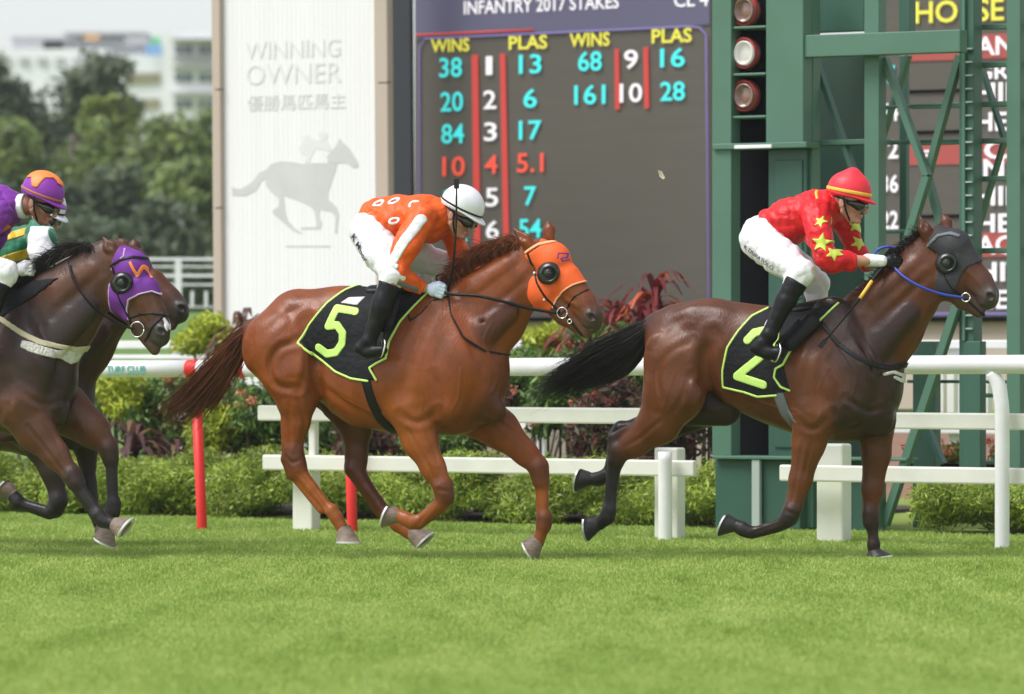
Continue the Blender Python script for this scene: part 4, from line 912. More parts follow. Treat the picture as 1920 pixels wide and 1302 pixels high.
# ============================================================ jockey in orange
J5 = jockey(H5, 'jockey in an orange jersey with white sleeve stripes and a white helmet',
    torso=[(712, 412, 0, 40), (752, 412, 0, 43), (800, 410, 0, 41), (826, 402, 0, 29)],
    hips=[(696, 428, 0, 36), (708, 432, 0, 34)],
    thigh=[[(697, 440, .09, 38), (718, 478, .2, 33), (738, 514, .29, 23)], [(715, 440, -.09, 38), (775, 475, -.2, 32), (836, 500, -.29, 24)]],
    shin=[[(736, 520, .30, 21), (716, 572, .33, 19), (697, 628, .34, 13)], [(836, 508, -.30, 21), (826, 560, -.33, 19), (806, 616, -.34, 13)]],
    foot=[[(692, 640, .345, 14), (678, 652, .345, 12)] + [(690, 660, .35, 11), (716, 658, .355, 9)], [(802, 628, -.345, 14), (786, 640, -.345, 12), (798, 648, -.35, 11), (824, 646, -.355, 9)]],
    armn=[(792, 410, .15, 27), (764, 460, .24, 25), (744, 506, .27, 20), (748, 516, .27, 19), (768, 528, .22, 16), (794, 540, .17, 11)],
    armf=[(832, 416, -.15, 24), (850, 446, -.22, 20), (862, 474, -.23, 17), (858, 500, -.18, 14), (850, 522, -.10, 11)],
    handn=(840, 549, .14), handf=(856, 542, -.04), neck=[(820, 402, 0, 19), (846, 406, 0, 17)], headc=(860, 405, 0), ang=R(-30), jersey='orange',
    helmet=dict(m='whelm', band='leather', b0=.046, b1=.058), collar=('orange', .35), glove='glove')
jp5 = J5['T'] + J5['A']
FO = (.0095, 34, int(abs(J5['head'][0]) * 1000) % 97)
pk = dict(parent=J5['js'], fold=FO)
patch(H5, J5, 'sleeve_stripe', J5['A'], [(789, 412), (776, 436), (760, 464), (742, 496)], 'white', .24, .010, stroke=10, nmin=.12, **pk)
patch(H5, J5, 'sleeve_stripe', J5['A'], [(733, 503), (733, 515), (752, 530), (778, 543)], 'grey', .25, .009, stroke=4.5, nmin=.12, **pk)
patch(H5, J5, 'sleeve_cuff', J5['A'], [(735, 497), (752, 500)], 'white', .25, .012, stroke=5, nmin=.12, **pk)
for (x, y) in ((708, 381), (738, 377), (779, 383), (746, 415)):
    patch(H5, J5, 'white_oval', J5['T'], [(x + 8 * math.cos(t) + 3 * math.sin(t), y + 4 * math.sin(t) - 3.5 * math.cos(t)) for t in np.linspace(0, 6.28, 14)], 'white', .12, .008, stroke=2.3, nmin=.0, **pk)
textsurf(H5, 'K Moor', J5['lg'], 657, 446, 62, 13, R(52), .16, .009, M['ink'], J5['br'])
# ============================================================ jockey in red
J2 = jockey(H2, 'jockey in a red jersey with yellow green stars and a red cap',
    torso=[(1448, 424, 0, 35), (1486, 414, 0, 40), (1528, 398, 0, 39), (1554, 386, 0, 28)],
    hips=[(1426, 440, 0, 36), (1440, 440, 0, 35)],
    thigh=[[(1428, 452, .09, 37), (1466, 484, .2, 32), (1504, 510, .29, 23)], [(1438, 455, -.09, 37), (1490, 500, -.2, 30), (1530, 532, -.29, 23)]],
    shin=[[(1502, 516, .30, 21), (1472, 566, .33, 18), (1447, 616, .35, 13)], [(1532, 540, -.30, 21), (1522, 585, -.33, 18), (1500, 632, -.35, 13)]],
    foot=[[(1443, 628, .355, 14), (1422, 654, .355, 13), (1440, 662, .36, 11), (1462, 662, .365, 9)], [(1496, 644, -.355, 14), (1480, 660, -.355, 12), (1500, 668, -.36, 11), (1520, 668, -.365, 9)]],
    armn=[(1530, 402, .15, 27), (1536, 442, .23, 25), (1548, 480, .27, 21), (1560, 488, .26, 20), (1592, 490, .18, 15), (1650, 489, .11, 9)],
    armf=[(1566, 402, -.15, 24), (1592, 436, -.22, 20), (1606, 470, -.24, 17), (1628, 494, -.18, 14), (1656, 488, -.10, 10)],
    handn=(1692, 496, .07), handf=(1690, 476, -.04), neck=[(1556, 378, 0, 20), (1578, 374, 0, 18)], headc=(1590, 380, 0), ang=R(-14), jersey='red',
    helmet=dict(m='rhelm', band='band', b0=.052, b1=.072, point=1, fold=(.003, 18, 2)), collar=('red', .4), glove='leather', short=.145, h=.006)
FO2 = (.0095, 34, int(abs(J2['head'][0]) * 1000) % 97)
for (x, y, r, a) in ((1547, 456, 20, .1), (1570, 476, 16, .5), (1541, 416, 13, .3)):
    patch(H2, J2, 'star', J2['A'] + J2['T'], star(x, y, r, a), 'starcol', .24, .010, nmin=.06, parent=J2['js'], fold=FO2)
for (x, y, r, a) in ((1612, 456, 17, .6), (1608, 425, 14, .2)):
    patch(H2, J2, 'star', J2['A'] + J2['T'], star(x, y, r, a), 'starcol', -.2, .010, side=(.05, .22), parent=J2['js'], fold=FO2)
patch(H2, J2, 'shoulder_piping', J2['T'], [(1528, 358), (1537, 378)], 'band', .1, .010, stroke=2.2, parent=J2['js'], fold=FO2)
patch(H2, J2, 'sleeve_end', J2['A'], [(1600, 490), (1627, 488)], 'white', .15, .001, stroke=14, nmin=.05, parent=J2['root']) if False else None
sdfobj('glove_cuff', H2.chain([(1627, 488, .125, 12), (1654, 490, .11, 11)], .95, .02), M['white'], J2['root'], h=.005)
textsurf(H2, 'K DURATOLO', J2['lg'], 1394, 466, 78, 8, R(33), .16, .008, M['ink'], J2['br'])
# ============================================================ jockey in purple
J3 = jockey(H3, 'jockey in a purple jersey and a purple and orange cap, at the left edge',
    torso=[(-90, 425, 0, 38), (-55, 405, 0, 42), (-10, 392, 0, 42), (18, 388, 0, 30)],
    hips=[(-112, 440, 0, 36), (-100, 440, 0, 35)],
    thigh=[[(-110, 455, .09, 37), (-50, 490, .2, 32), (10, 512, .29, 24)], [(-100, 455, -.09, 37), (-50, 500, -.2, 30), (-10, 530, -.29, 23)]],
    shin=[[(8, 518, .30, 21), (-14, 572, .33, 18), (-36, 622, .35, 13)], [(-10, 540, -.30, 21), (-26, 585, -.33, 18), (-44, 632, -.35, 13)]],
    foot=[[(-42, 634, .355, 14), (-60, 652, .355, 12), (-40, 662, .36, 11), (-18, 662, .365, 9)], [(-50, 644, -.355, 14), (-66, 660, -.355, 12), (-46, 668, -.36, 11), (-26, 668, -.365, 9)]],
    armn=[(-4, 402, .15, 28), (-44, 446, .22, 24), (-72, 484, .26, 19), (-60, 500, .25, 18), (-20, 508, .18, 15), (22, 508, .12, 11)],
    armf=[(10, 402, -.15, 24), (-14, 450, -.22, 20), (-24, 488, -.24, 17), (0, 508, -.18, 14), (50, 510, -.10, 11)],
    handn=(62, 503, .07), handf=(88, 508, -.04), neck=[(26, 388, 0, 19), (54, 386, 0, 18)], headc=(75, 381, 0), ang=R(-24), jersey='purple',
    helmet=dict(m='phelm', band='brownband', b0=.046, b1=.062, fold=(.003, 18, 3)), collar=('white', .62), glove='white', skin=(.20, .085, .055))
for pl in ([(50, 326), (66, 312), (90, 312), (112, 330), (120, 352), (108, 350), (96, 334), (84, 334), (74, 352), (64, 350), (58, 332), (46, 334)],):
    patch(H3, J3, 'orange_patch', J3['dome'], pl, 'obright', .08, .007, side='both', parent=J3['he'], fold=(.003, 18, 3))
patch(H3, J3, 'orange_patch', J3['T'], [(-30, 400), (-5, 410), (6, 425), (-5, 440), (-35, 436)], 'obright', .12, .010, parent=J3['js'])
# ============================================================ jockey in green and yellow
J4 = jockey(H4, 'jockey in a green and yellow hooped jersey, half hidden behind the one in purple',
    torso=[(-55, 500, 0, 38), (-20, 492, 0, 42), (28, 472, 0, 44), (52, 456, 0, 32)],
    hips=[(-80, 510, 0, 36), (-70, 510, 0, 35)],
    thigh=[[(-80, 520, .09, 37), (-40, 545, .2, 32), (0, 560, .29, 23)], [(-70, 520, -.09, 37), (-20, 550, -.2, 30), (20, 565, -.29, 23)]],
    shin=[[(0, 566, .30, 21), (-20, 610, .33, 18), (-40, 655, .35, 13)], [(20, 570, -.30, 21), (0, 615, -.33, 18), (-20, 660, -.35, 13)]],
    foot=[[(-46, 668, .355, 14), (-60, 684, .355, 12), (-40, 694, .36, 11), (-20, 694, .365, 9)], [(-26, 672, -.355, 14), (-40, 688, -.355, 12), (-20, 698, -.36, 11), (0, 698, -.365, 9)]],
    armn=[(72, 436, .15, 24), (80, 452, .21, 24), (80, 478, .24, 21), (88, 482, .22, 18), (102, 484, .16, 13), (112, 485, .11, 11)],
    armf=[(60, 470, -.15, 24), (70, 490, -.22, 20), (76, 510, -.24, 17), (96, 510, -.18, 14), (116, 506, -.10, 11)],
    handn=(136, 490, .06), handf=(140, 500, -.04), neck=[(66, 440, 0, 19), (76, 426, 0, 17)], headc=(80, 404, 0), ang=R(-26), jersey='green',
    helmet=dict(m='whelm', band='leather'), glove='white', h=.008)
F4 = (.0095, 34, int(abs(J4['head'][0]) * 1000) % 97)
for y0 in (-50, -6, 38):
    patch(H4, J4, 'yellow_hoop', J4['T'], [(-70 + y0 * .1, 520 + y0), (-10, 505 + y0), (50, 490 + y0 - 8), (80, 480 + y0 - 12)], 'yellow', .12, .008, stroke=8, side='both', parent=J4['js'], fold=F4)
patch(H4, J4, 'white_sleeve', J4['A'], [(60, 425), (95, 425), (108, 470), (120, 490), (85, 505), (60, 480)], 'white', .2, .008, nmin=.08, parent=J4['js'], fold=F4)
# ============================================================ whips
def whip(fr, pts, rs, label, band=None):
    r = empty('riding_whip', (fr.X0, fr.Y0, 0), -TH, label=label, cat='whip', group='riding whips')
    P = spl([fr.L(*p) for p in pts], 5); rr = np.interp(np.linspace(0, 1, len(P)), np.linspace(0, 1, len(rs)), rs)
    mb = MB(); mb.tube(P, rr, seg=8); mb.build('shaft', M['leather'], r, smooth=True)
    if band:
        n0, n1 = int(len(P) * band[0]), int(len(P) * band[1]) + 1
        mb = MB(); mb.tube(P[n0:n1], rr[n0:n1] + .002, seg=8); mb.build('yellow_grip', M['band'], r, smooth=True)
    e = P[-1]; v = (P[-1] - P[-2]); v /= np.linalg.norm(v); w = np.array([-v[2], 0, v[0]])
    mb = MB(); c = [e - w * .016 - [0, .003, 0], e + w * .016 - [0, .003, 0], e + w * .016 + [0, .003, 0], e - w * .016 + [0, .003, 0]]
    mb.box8(c + [q + v * .06 for q in c]); mb.build('flap', M['leather'], r)
whip(H2, [(1664, 492, .09), (1640, 520, .16), (1612, 560, .24), (1580, 600, .25), (1548, 638, .27)], [.011, .010, .009, .006, .006], 'black whip with a yellow grip slanting down beside the bay horse neck', (.33, .5))
whip(H5, [(838, 552, .10), (849, 500, .20), (855, 430, .20), (856, 354, .18)], [.010, .008, .006, .006], 'thin black whip held upright in front of the white helmet')
HAZE = False
# ------------------------------------------------------------ turf
def turf_mat(blade=False):
    m = bpy.data.materials.new('turf blades' if blade else 'turf'); m.use_nodes = True; n = m.node_tree.nodes; l = m.node_tree.links; b = n['Principled BSDF']
    geo = n.new('ShaderNodeNewGeometry'); mp = n.new('ShaderNodeMapping'); mp.inputs['Scale'].default_value = (2.6, .5, .01); mp.inputs['Rotation'].default_value = (0, 0, .5)
    l.new(geo.outputs['Position'], mp.inputs[0])
    n1 = n.new('ShaderNodeTexNoise'); n1.inputs['Scale'].default_value = 1.1; n1.inputs['Detail'].default_value = 6; n1.inputs['Roughness'].default_value = .62; l.new(mp.outputs[0], n1.inputs['Vector'])
    r = n.new('ShaderNodeValToRGB'); e = r.color_ramp.elements
    e[0].position = .30; e[0].color = (.25, .355, .065, 1); e[1].position = .68; e[1].color = (.40, .505, .135, 1)
    k = e.new(.46); k.color = (.315, .435, .095, 1); l.new(n1.outputs[0], r.inputs[0])
    if blade:
        a = n.new('ShaderNodeAttribute'); a.attribute_name = 'tint'
        mx = n.new('ShaderNodeMix'); mx.data_type = 'RGBA'; mx.blend_type = 'MULTIPLY'; mx.inputs[0].default_value = 1; l.new(r.outputs[0], mx.inputs[6]); l.new(a.outputs[0], mx.inputs[7])
        l.new(mx.outputs[2], b.inputs['Base Color']); b.inputs['Roughness'].default_value = .55; b.inputs['Specular IOR Level'].default_value = .3
        t = n.new('ShaderNodeBsdfTranslucent'); l.new(mx.outputs[2], t.inputs[0]); ms = n.new('ShaderNodeMixShader'); ms.inputs[0].default_value = .35
        l.new(b.outputs[0], ms.inputs[1]); l.new(t.outputs[0], ms.inputs[2]); l.new(ms.outputs[0], n['Material Output'].inputs[0])
    else:
        hv = n.new('ShaderNodeHueSaturation'); hv.inputs['Value'].default_value = .66; l.new(r.outputs[0], hv.inputs['Color']); l.new(hv.outputs[0], b.inputs['Base Color']); b.inputs['Roughness'].default_value = .9; b.inputs['Specular IOR Level'].default_value = .1
    return m
GM = mkmesh('ground', [(-900, -60, 0), (900, -60, 0), (900, 1500, 0), (-900, 1500, 0)], [[0, 1, 2, 3]], turf_mat(), smooth=False); tag(GM, 'mown green turf of the racecourse', 'ground', kind='structure')
def blades():
    Vs = []; Cs = []
    for (y0, y1, dens, hh, ww) in ((16.5, 20, 3600, .014, .0034), (20, 25, 2900, .015, .0040), (25, 31, 2300, .017, .0048), (31, 38.5, 1400, .022, .007)):
        A = (y1 - y0) * (y0 + y1) * .5 * .30; n = int(A * dens)
        y = RNG.uniform(y0, y1, n); x = RNG.uniform(-1, 1, n) * y * .15
        d = ((OY - y) + 0) * CA - (x * SA) * 1.0; keep = (-(OY - y) * CA + x * SA) < 1.95; x, y = x[keep], y[keep]; n = len(x)
        a = RNG.uniform(0, 6.28, n); h = hh * RNG.uniform(.5, 1.25, n) * (1 + .35 * np.sin(x * 2.3 + y * .9) * np.sin(y * 1.7 - x)); w = ww * RNG.uniform(.7, 1.3, n)
        lx = RNG.normal(size=n) * .5 * h; ly = RNG.normal(size=n) * .5 * h
        P0 = np.stack([x - np.cos(a) * w, y - np.sin(a) * w, np.zeros(n)], 1); P1 = np.stack([x + np.cos(a) * w, y + np.sin(a) * w, np.zeros(n)], 1)
        P2 = np.stack([x + lx, y + ly, h], 1); Vs.append(np.stack([P0, P1, P2], 1).reshape(-1, 3))
        c = RNG.uniform(.9, 1.14, n)[:, None] * np.array([1, 1, 1]) + RNG.normal(size=(n, 1)) * np.array([.07, .01, .03]); Cs.append(np.repeat(np.clip(c, .3, 2), 3, 0))
    V = np.concatenate(Vs); F_ = np.arange(len(V)).reshape(-1, 3)
    o = mkmesh('grass', V, F_, turf_mat(True), cols=np.concatenate(Cs), smooth=False); tag(o, 'short mown grass blades covering the track', 'grass', kind='stuff')
    print('blades', len(F_))
blades()
# ------------------------------------------------------------ leaves
def leafmat(name, col, rough=.45, tr=.3): return mat(name, col, rough, .4, attr=True, trans=tr)
LM = {'g': leafmat('green leaves', (.07, .12, .03)), 'r': leafmat('red leaves', (.2, .02, .02), .4), 'bark': mat('bark', (.12, .09, .07), .85, noise=(9, .4, (1, 1, .2)), bump=(25, .8, .03, (1, 1, .3)))}
def leafcloud(name, cen, rad, n, size, cols, m, parent=None, seed=0, flat=.35, shellb=.5, clump=0, elong=1.8, up=0.2):
    """n leaf quads spread through ellipsoids (cen list, rad list)"""
    rng = np.random.default_rng(seed); cen = np.atleast_2d(np.array(cen, float)); rad = np.atleast_2d(np.array(rad, float))
    w = rad.prod(1) ** .67; k = rng.choice(len(cen), n, p=w / w.sum()); u = rng.normal(size=(n, 3)); u /= np.linalg.norm(u, axis=1)[:, None]
    r = rng.uniform(0, 1, n) ** shellb * (1 + .12 * rng.normal(size=n)); P = cen[k] + u * rad[k] * r[:, None]
    if clump:
        cc = P[rng.integers(0, n, clump)]; sel = rng.integers(0, clump, n); P = P * .45 + (cc[sel] + rng.normal(size=(n, 3)) * rad.mean() * .13) * .55
    P[:, 2] = np.maximum(P[:, 2], .02)
    N = u * .5 + rng.normal(size=(n, 3)) * .6 + np.array([0, -.1, up]); N /= np.linalg.norm(N, axis=1)[:, None]
    T = np.cross(N, rng.normal(size=(n, 3))); T /= np.linalg.norm(T, axis=1)[:, None]; B = np.cross(N, T)
    s = size * rng.uniform(.6, 1.4, n)[:, None]
    V = np.stack([P - T * s * elong * .5, P - B * s * .3, P + T * s * elong * .5, P + B * s * .3], 1).reshape(-1, 3)
    cols = np.array(cols); c = cols[rng.integers(0, len(cols), n)] * rng.uniform(.7, 1.3, (n, 1))
    kk = rng.uniform(.8, 1.2, len(cen))[k][:, None]; c = c * kk
    return mkmesh(name, V, np.arange(4 * n).reshape(-1, 4), m, parent, cols=np.repeat(c, 4, 0), smooth=False)
# ------------------------------------------------------------ running rail
WP = mat('white rail paint', (.80, .80, .82), .35, .5, noise=(2.2, .10, (1, 1, 1)), bump=(8, .08, .004, ONE), coat=.1)
CP = mat('cream plastic boards', (.76, .76, .70), .5, noise=(2.2, .11, ONE), bump=(6, .08, .004, ONE))
RP = mat('red post paint', (.72, .018, .015), .45, noise=(5, .08, ONE))
TR = .062
def DZ(t): return 1.172 + .0065 * t
rail = empty('running_rail', tw(0, 0, 0), label='white running rail with rounded top tube and cream lower boards behind the horses', cat='rail')
rail.location = (0, 0, 0)
def railtube(px0, px1, m, name, r=TR, over=0.0):
    t0, t1 = tp(px0, 0, 0)[0] - over, tp(px1, 0, 0)[0] + over
    mb = MB(); mb.tube([tw(t, 0, DZ(t)) for t in np.linspace(t0, t1, 6)], r, seg=24); return mb.build(name, m, rail, smooth=True)
for (a, b) in ((-500, 354), (374, 436), (462, 960), (960, 2500)): railtube(a + .2, b - .2, WP, 'top_tube')
railtube(354, 374, RP, 'red_sleeve', TR + .003); railtube(436, 462, RP, 'red_sleeve', TR + .003)
def board(px0, px1, z, name='board'):
    mb = MB(); tbox(mb, tp(px0, 0, .12)[0], tp(px1, 0, .12)[0], .10, .155, z - .055, z + .055); o = mb.build(name, CP, rail, bev=.012); return o
board(485, 1203, .838); board(494, 1303, .485); board(1560, 2400, .822); board(1463, 2400, .465)
def leg(px, w, z0, z1, d0, d1, m=CP, lean=0):
    t = tp(px, 0, d0)[0]; mb = MB(); tbox(mb, t - w / 2, t + w / 2, d0, d1, z0, z1, lean); return mb.build('post', m, rail, bev=.015)
leg(566, .17, -.1, .44, .24, .36); leg(584, .06, .40, .85, .16, .22)
leg(1248, .185, -.1, .62, .30, .42); leg(1555, .20, -.1, .66, .30, .44)
for px in (1247, 1879, -230):
    t = tp(px, 0, 0)[0]
    pts = [tw(t, -.0, -.1), tw(t, 0, .4), tw(t, 0, .85), tw(t - .01, .0, .98), tw(t - .03, 0, 1.07), tw(t - .07, 0, 1.14)]
    if px == 1247: pts = [tw(t, 0, -.1), tw(t, 0, .3), tw(t, 0, .60)]
    mb = MB(); mb.tube(spl(pts, 5), .048, seg=18); mb.build('post', WP, rail, smooth=True)
for px, q in ((366, 10), (652, 6)):
    t0 = tp(px + q, 0, 0)[0]; t1 = tp(px - 3, 0, 0)[0]; mb = MB(); mb.tube([tw(t0, .02, -.1), tw(t0, .02, .02), tw(t1, .02, 1.16)], .037, seg=14); mb.build('red_post', RP, rail, smooth=True)
GT = mat('green rail lettering', (.10, .38, .33), .6)
tl = text('lettering', 'TURF CLUB', GT, 200, 273, 698, 12, -.067, rail, bold=.01)
text('lettering', 'SINGAPORE', GT, 200, 234, 704, 4, -.064, rail); text('lettering', 'SINGAPORE TURF', GT, 238, 273, 704, 4, -.064, rail)
# ------------------------------------------------------------ hedge and bed
HG = [(.25, .34, .04), (.33, .43, .06), (.16, .24, .035), (.42, .49, .08)]
def hedge(name, px0, px1, d0, d1, z, n, label, seed):
    rng = np.random.default_rng(seed); t0, t1 = tp(px0, 0, d0)[0], tp(px1, 0, d0)[0]; cen = []; rad = []
    k = int((t1 - t0) / .22)
    for i in range(k * 6):
        t = rng.uniform(t0, t1); d = rng.uniform(d0 + .2, d1 - .1); zz = rng.uniform(.05, z * .70) + .10 * z * (math.sin(t * 3.1) + math.sin(t * 7.3 + 1)) * .5 + rng.uniform(0, .06)
        cen.append(tw(t, d, zz)); rad.append((.20, .20, rng.uniform(.10, .17)))
    o = leafcloud('hedge', cen, rad, n, .018, HG, LM['g'], None, seed, elong=2.8, shellb=.4)
    return tag(o, label, 'hedge')
hedge('hedge', -140, 1345, 1.85, 2.9, .50, 210000, 'low clipped green hedge running along the foot of the rail on the left', 1)
hedge('hedge', 1690, 2120, 1.75, 2.9, .36, 60000, 'low green hedge below the lattice tower on the right', 2)
soil = MB(); tbox(soil, tp(-200, 0, 2.6)[0], tp(1340, 0, 2.6)[0], 2.6, 6.5, -.05, .03); soil.build('flower_bed', mat('dark soil', (.06, .045, .035), .95, noise=(8, .4, ONE), bump=(20, 1, .03, ONE)), label='dark soil of the flower bed', cat='soil', kind='structure')
YG = [(.36, .42, .03), (.46, .50, .04), (.26, .34, .03)]; MG = [(.10, .19, .03), (.15, .25, .05), (.07, .12, .03)]; RB = [(.17, .05, .05), (.10, .045, .04), (.14, .08, .05), (.07, .09, .03)]
FLW = [(.62, .14, .10), (.60, .20, .15), (.70, .28, .18)]
def bush(px, py0, py1, w, d, cols, n, label, cat, seed, name='shrub', size=.035, fl=0, elong=2.0):
    t, zt = tp(px, py0, d); zb = max(tp(px, py1, d)[1], .02); rng = np.random.default_rng(seed); W_ = w / FPX * tY(px, d)
    b = empty(name, tw(t, d, 0), label=label, cat=cat, group=name + ' planting'); B = np.array(tw(t, d, 0)); cen = []; rad = []
    for i in range(9):
        cen.append(np.array(tw(t + rng.uniform(-.33, .33) * W_, d + rng.uniform(-.25, .25), zb + (zt - zb) * rng.uniform(.15, .8))) - B)
        rad.append((W_ * .28, .3, (zt - zb) * .28))
    lo = leafcloud('foliage', cen, rad, n, size, cols, LM['g'], b, seed, elong=elong, shellb=.4)
    mb = MB()
    for i in range(5): mb.tube([np.array([rng.uniform(-.05, .05), 0, 0]), (cen[i] * np.array([1, 1, .5])), cen[i]], .012, seg=5)
    mb.build('stem', LM['bark'], b, smooth=True)
    if fl:
        fc = [cen[i] + rng.normal(size=3) * np.array([W_ * .2, .12, (zt - zb) * .12]) + np.array([-.1, -.18, .05]) for i in rng.integers(0, 9, fl)]
        leafcloud('flowers', fc, [(.055, .055, .04)] * fl, fl * 34, .024, FLW, LM['r'], b, seed + 9, elong=1.3, shellb=.5)
    return b
def cordyline(px, py0, py1, d, label, seed, n=34, L=.34, cols=((.30, .03, .035), (.20, .03, .03), (.42, .09, .03), (.13, .03, .03))):
    t, zt = tp(px, py0, d); _, zb = tp(px, py1, d); rng = np.random.default_rng(seed)
    b = empty('cordyline', tw(t, d, 0), label=label, cat='plant', group='red cordyline plants'); V = []; F_ = []; Cc = []
    zc = max(zt - L * .8, .15); mb = MB(); mb.tube([(0, 0, 0), (.01, 0, zc * .5), (0, 0, zc)], [.022, .018, .012], seg=6); mb.build('stem', LM['bark'], b, smooth=True)
    for i in range(n):
        a = i * 2.4 + rng.uniform(-.3, .3); el_ = rng.uniform(.25, 1.35); l_ = L * rng.uniform(.7, 1.15); w = .030 * rng.uniform(.7, 1.2); z0 = zc - rng.uniform(0, .22); c = np.array(cols[rng.integers(len(cols))]) * rng.uniform(.7, 1.3)
        h = np.array([math.cos(a), math.sin(a), 0]); s = np.array([-math.sin(a), math.cos(a), 0]); o = len(V)
        for k in range(6):
            q = k / 5; e = el_ - q * q * 1.0; p = np.array([0, 0, z0]) + h * l_ * q * math.cos(el_ - q * .45) + np.array([0, 0, l_ * q * math.sin(e * .9 + .1 * (1 - q))])
            ww = w * math.sin(math.pi * min(.08 + q * .9, 1)) ** .7
            V += [p - s * ww, p + s * ww]; Cc += [c, c]
            if k: F_.append([o + 2 * k - 2, o + 2 * k - 1, o + 2 * k + 1, o + 2 * k])
    mkmesh('leaves', V, np.array(F_), LM['r'], b, cols=np.array(Cc)); return b
PL = [  # px, top, bottom, width px, d, colours, leaves, label, category, flowers
 (205, 690, 800, 130, 3.4, YG, 5000, 'bright yellow green shrub below the lettered rail', 0), (120, 720, 860, 120, 3.2, MG, 4000, 'green shrub behind the forelegs of the dark brown horse', 0),
 (300, 700, 850, 120, 3.6, MG, 4000, 'green shrub beside the red post on the left', 4), (395, 580, 660, 120, 6.2, YG, 6000, 'bright yellow green shrub at the foot of the white panel', 0),
 (470, 690, 850, 130, 3.2, MG, 5000, 'green shrub with a few red flowers below the chestnut tail', 4), (410, 740, 855, 110, 3.0, YG, 3500, 'yellow green shrub just right of the red post', 0),
 (60, 640, 700, 200, 6.4, YG, 4000, 'yellow green shrub behind the dark brown horse chest', 0),
 (600, 690, 860, 140, 3.4, MG, 4500, 'green shrub with coral flowers under the chestnut belly', 5), (690, 780, 870, 130, 3.0, RB, 3500, 'brownish shrub seen between the chestnut legs', 2),
 (800, 800, 860, 120, 3.0, MG, 3000, 'small green shrub between the chestnut forelegs', 0), (900, 700, 860, 140, 3.4, RB, 4000, 'brownish shrub in front of the chestnut chest', 2),
 (1000, 640, 800, 130, 3.8, MG, 6000, 'green shrub with coral flowers under the chestnut muzzle', 7), (1075, 650, 860, 130, 3.3, MG, 6000, 'green shrub with many coral flowers under the black tail', 10),
 (1140, 700, 860, 110, 3.1, RB, 5000, 'dark reddish shrub under the black tail', 5), (1180, 600, 760, 130, 4.4, MG, 5000, 'green shrub behind the root of the black tail', 2),
 (1230, 690, 860, 120, 3.2, RB, 5000, 'dark red brown shrub behind the bay hind leg', 2), (1300, 660, 860, 110, 3.3, RB, 5000, 'dark red brown shrub beside the green tower', 0),
 (1120, 590, 700, 100, 5.0, MG, 4000, 'fresh green shrub right of the chestnut nose', 0), (1010, 610, 680, 80, 5.4, YG, 2500, 'small yellow green shrub left of the chestnut muzzle', 0)]
for i, (px, a, b, w, d, cols, n, lb, fl) in enumerate(PL): bush(px, a, b, w, d, cols, n, lb, 'shrub', 100 + i, fl=fl)
bush(1785, 825, 880, 110, 4.2, [(.25, .20, .04), (.12, .14, .03)], 2500, 'low shrub with bright red flowers behind the right rail', 'shrub', 140, fl=9)
bush(1900, 820, 870, 70, 4.4, MG, 1500, 'low shrub with bright red flowers at the right edge', 'shrub', 141, fl=6)
CD = [(1120, 535, 760, 5.0, 'short red cordyline right of the chestnut nose'), (1160, 505, 760, 5.2, 'red cordyline second from the chestnut nose'), (1228, 462, 760, 4.9, 'tallest red cordyline in front of the screen'),
      (1200, 520, 760, 4.6, 'bushy red cordyline below the tallest one'), (1250, 540, 760, 4.8, 'red cordyline right of the tallest one'), (1290, 525, 760, 5.0, 'thin red cordyline near the green tower'), (1318, 560, 760, 4.7, 'reddish cordyline touching the green tower'),
      (455, 545, 700, 6.0, 'spiky orange brown cordyline at the foot of the white panel'), (250, 745, 860, 3.0, 'purple brown cordyline left of the red post'), (330, 790, 860, 2.95, 'small purple brown cordyline beside the red post'), (1178, 560, 760, 4.5, 'low red cordyline over the black tail'), (1090, 560, 700, 5.3, 'pinkish cordyline just above the chestnut nose')]
BRN = ((.13, .05, .06), (.18, .08, .05), (.10, .05, .05), (.20, .12, .06)); RS = ((.30, .03, .035), (.20, .03, .03), (.42, .09, .03), (.13, .03, .03))
for i, (px, a, b, d, lb) in enumerate(CD): cordyline(px, a, b, d, lb, 200 + i, n=40 if i != 7 else 30, L=.42, cols=BRN if i in (7, 8, 9) else RS)
# ------------------------------------------------------------ second rail behind the bed
f2 = empty('rail_fence', (0, 0, 0), label='second white rail behind the flower bed', cat='fence')
DF = 6.9
for (z, h) in ((1.33, .035), (1.22, .02), (.66, .055)):
    mb = MB(); tbox(mb, tp(-300, 0, DF)[0], tp(2400, 0, DF)[0], DF, DF + .06, z - h, z + h); mb.build('rail', WP, f2, bev=.008)
for px in (-120, 105, 330, 560, 790, 1010, 1230, 1790, 2010):
    t = tp(px, 0, DF + .07)[0]; mb = MB(); tbox(mb, t - .055, t + .055, DF + .07, DF + .17, 0, 1.30); mb.build('post', WP, f2, bev=.01)
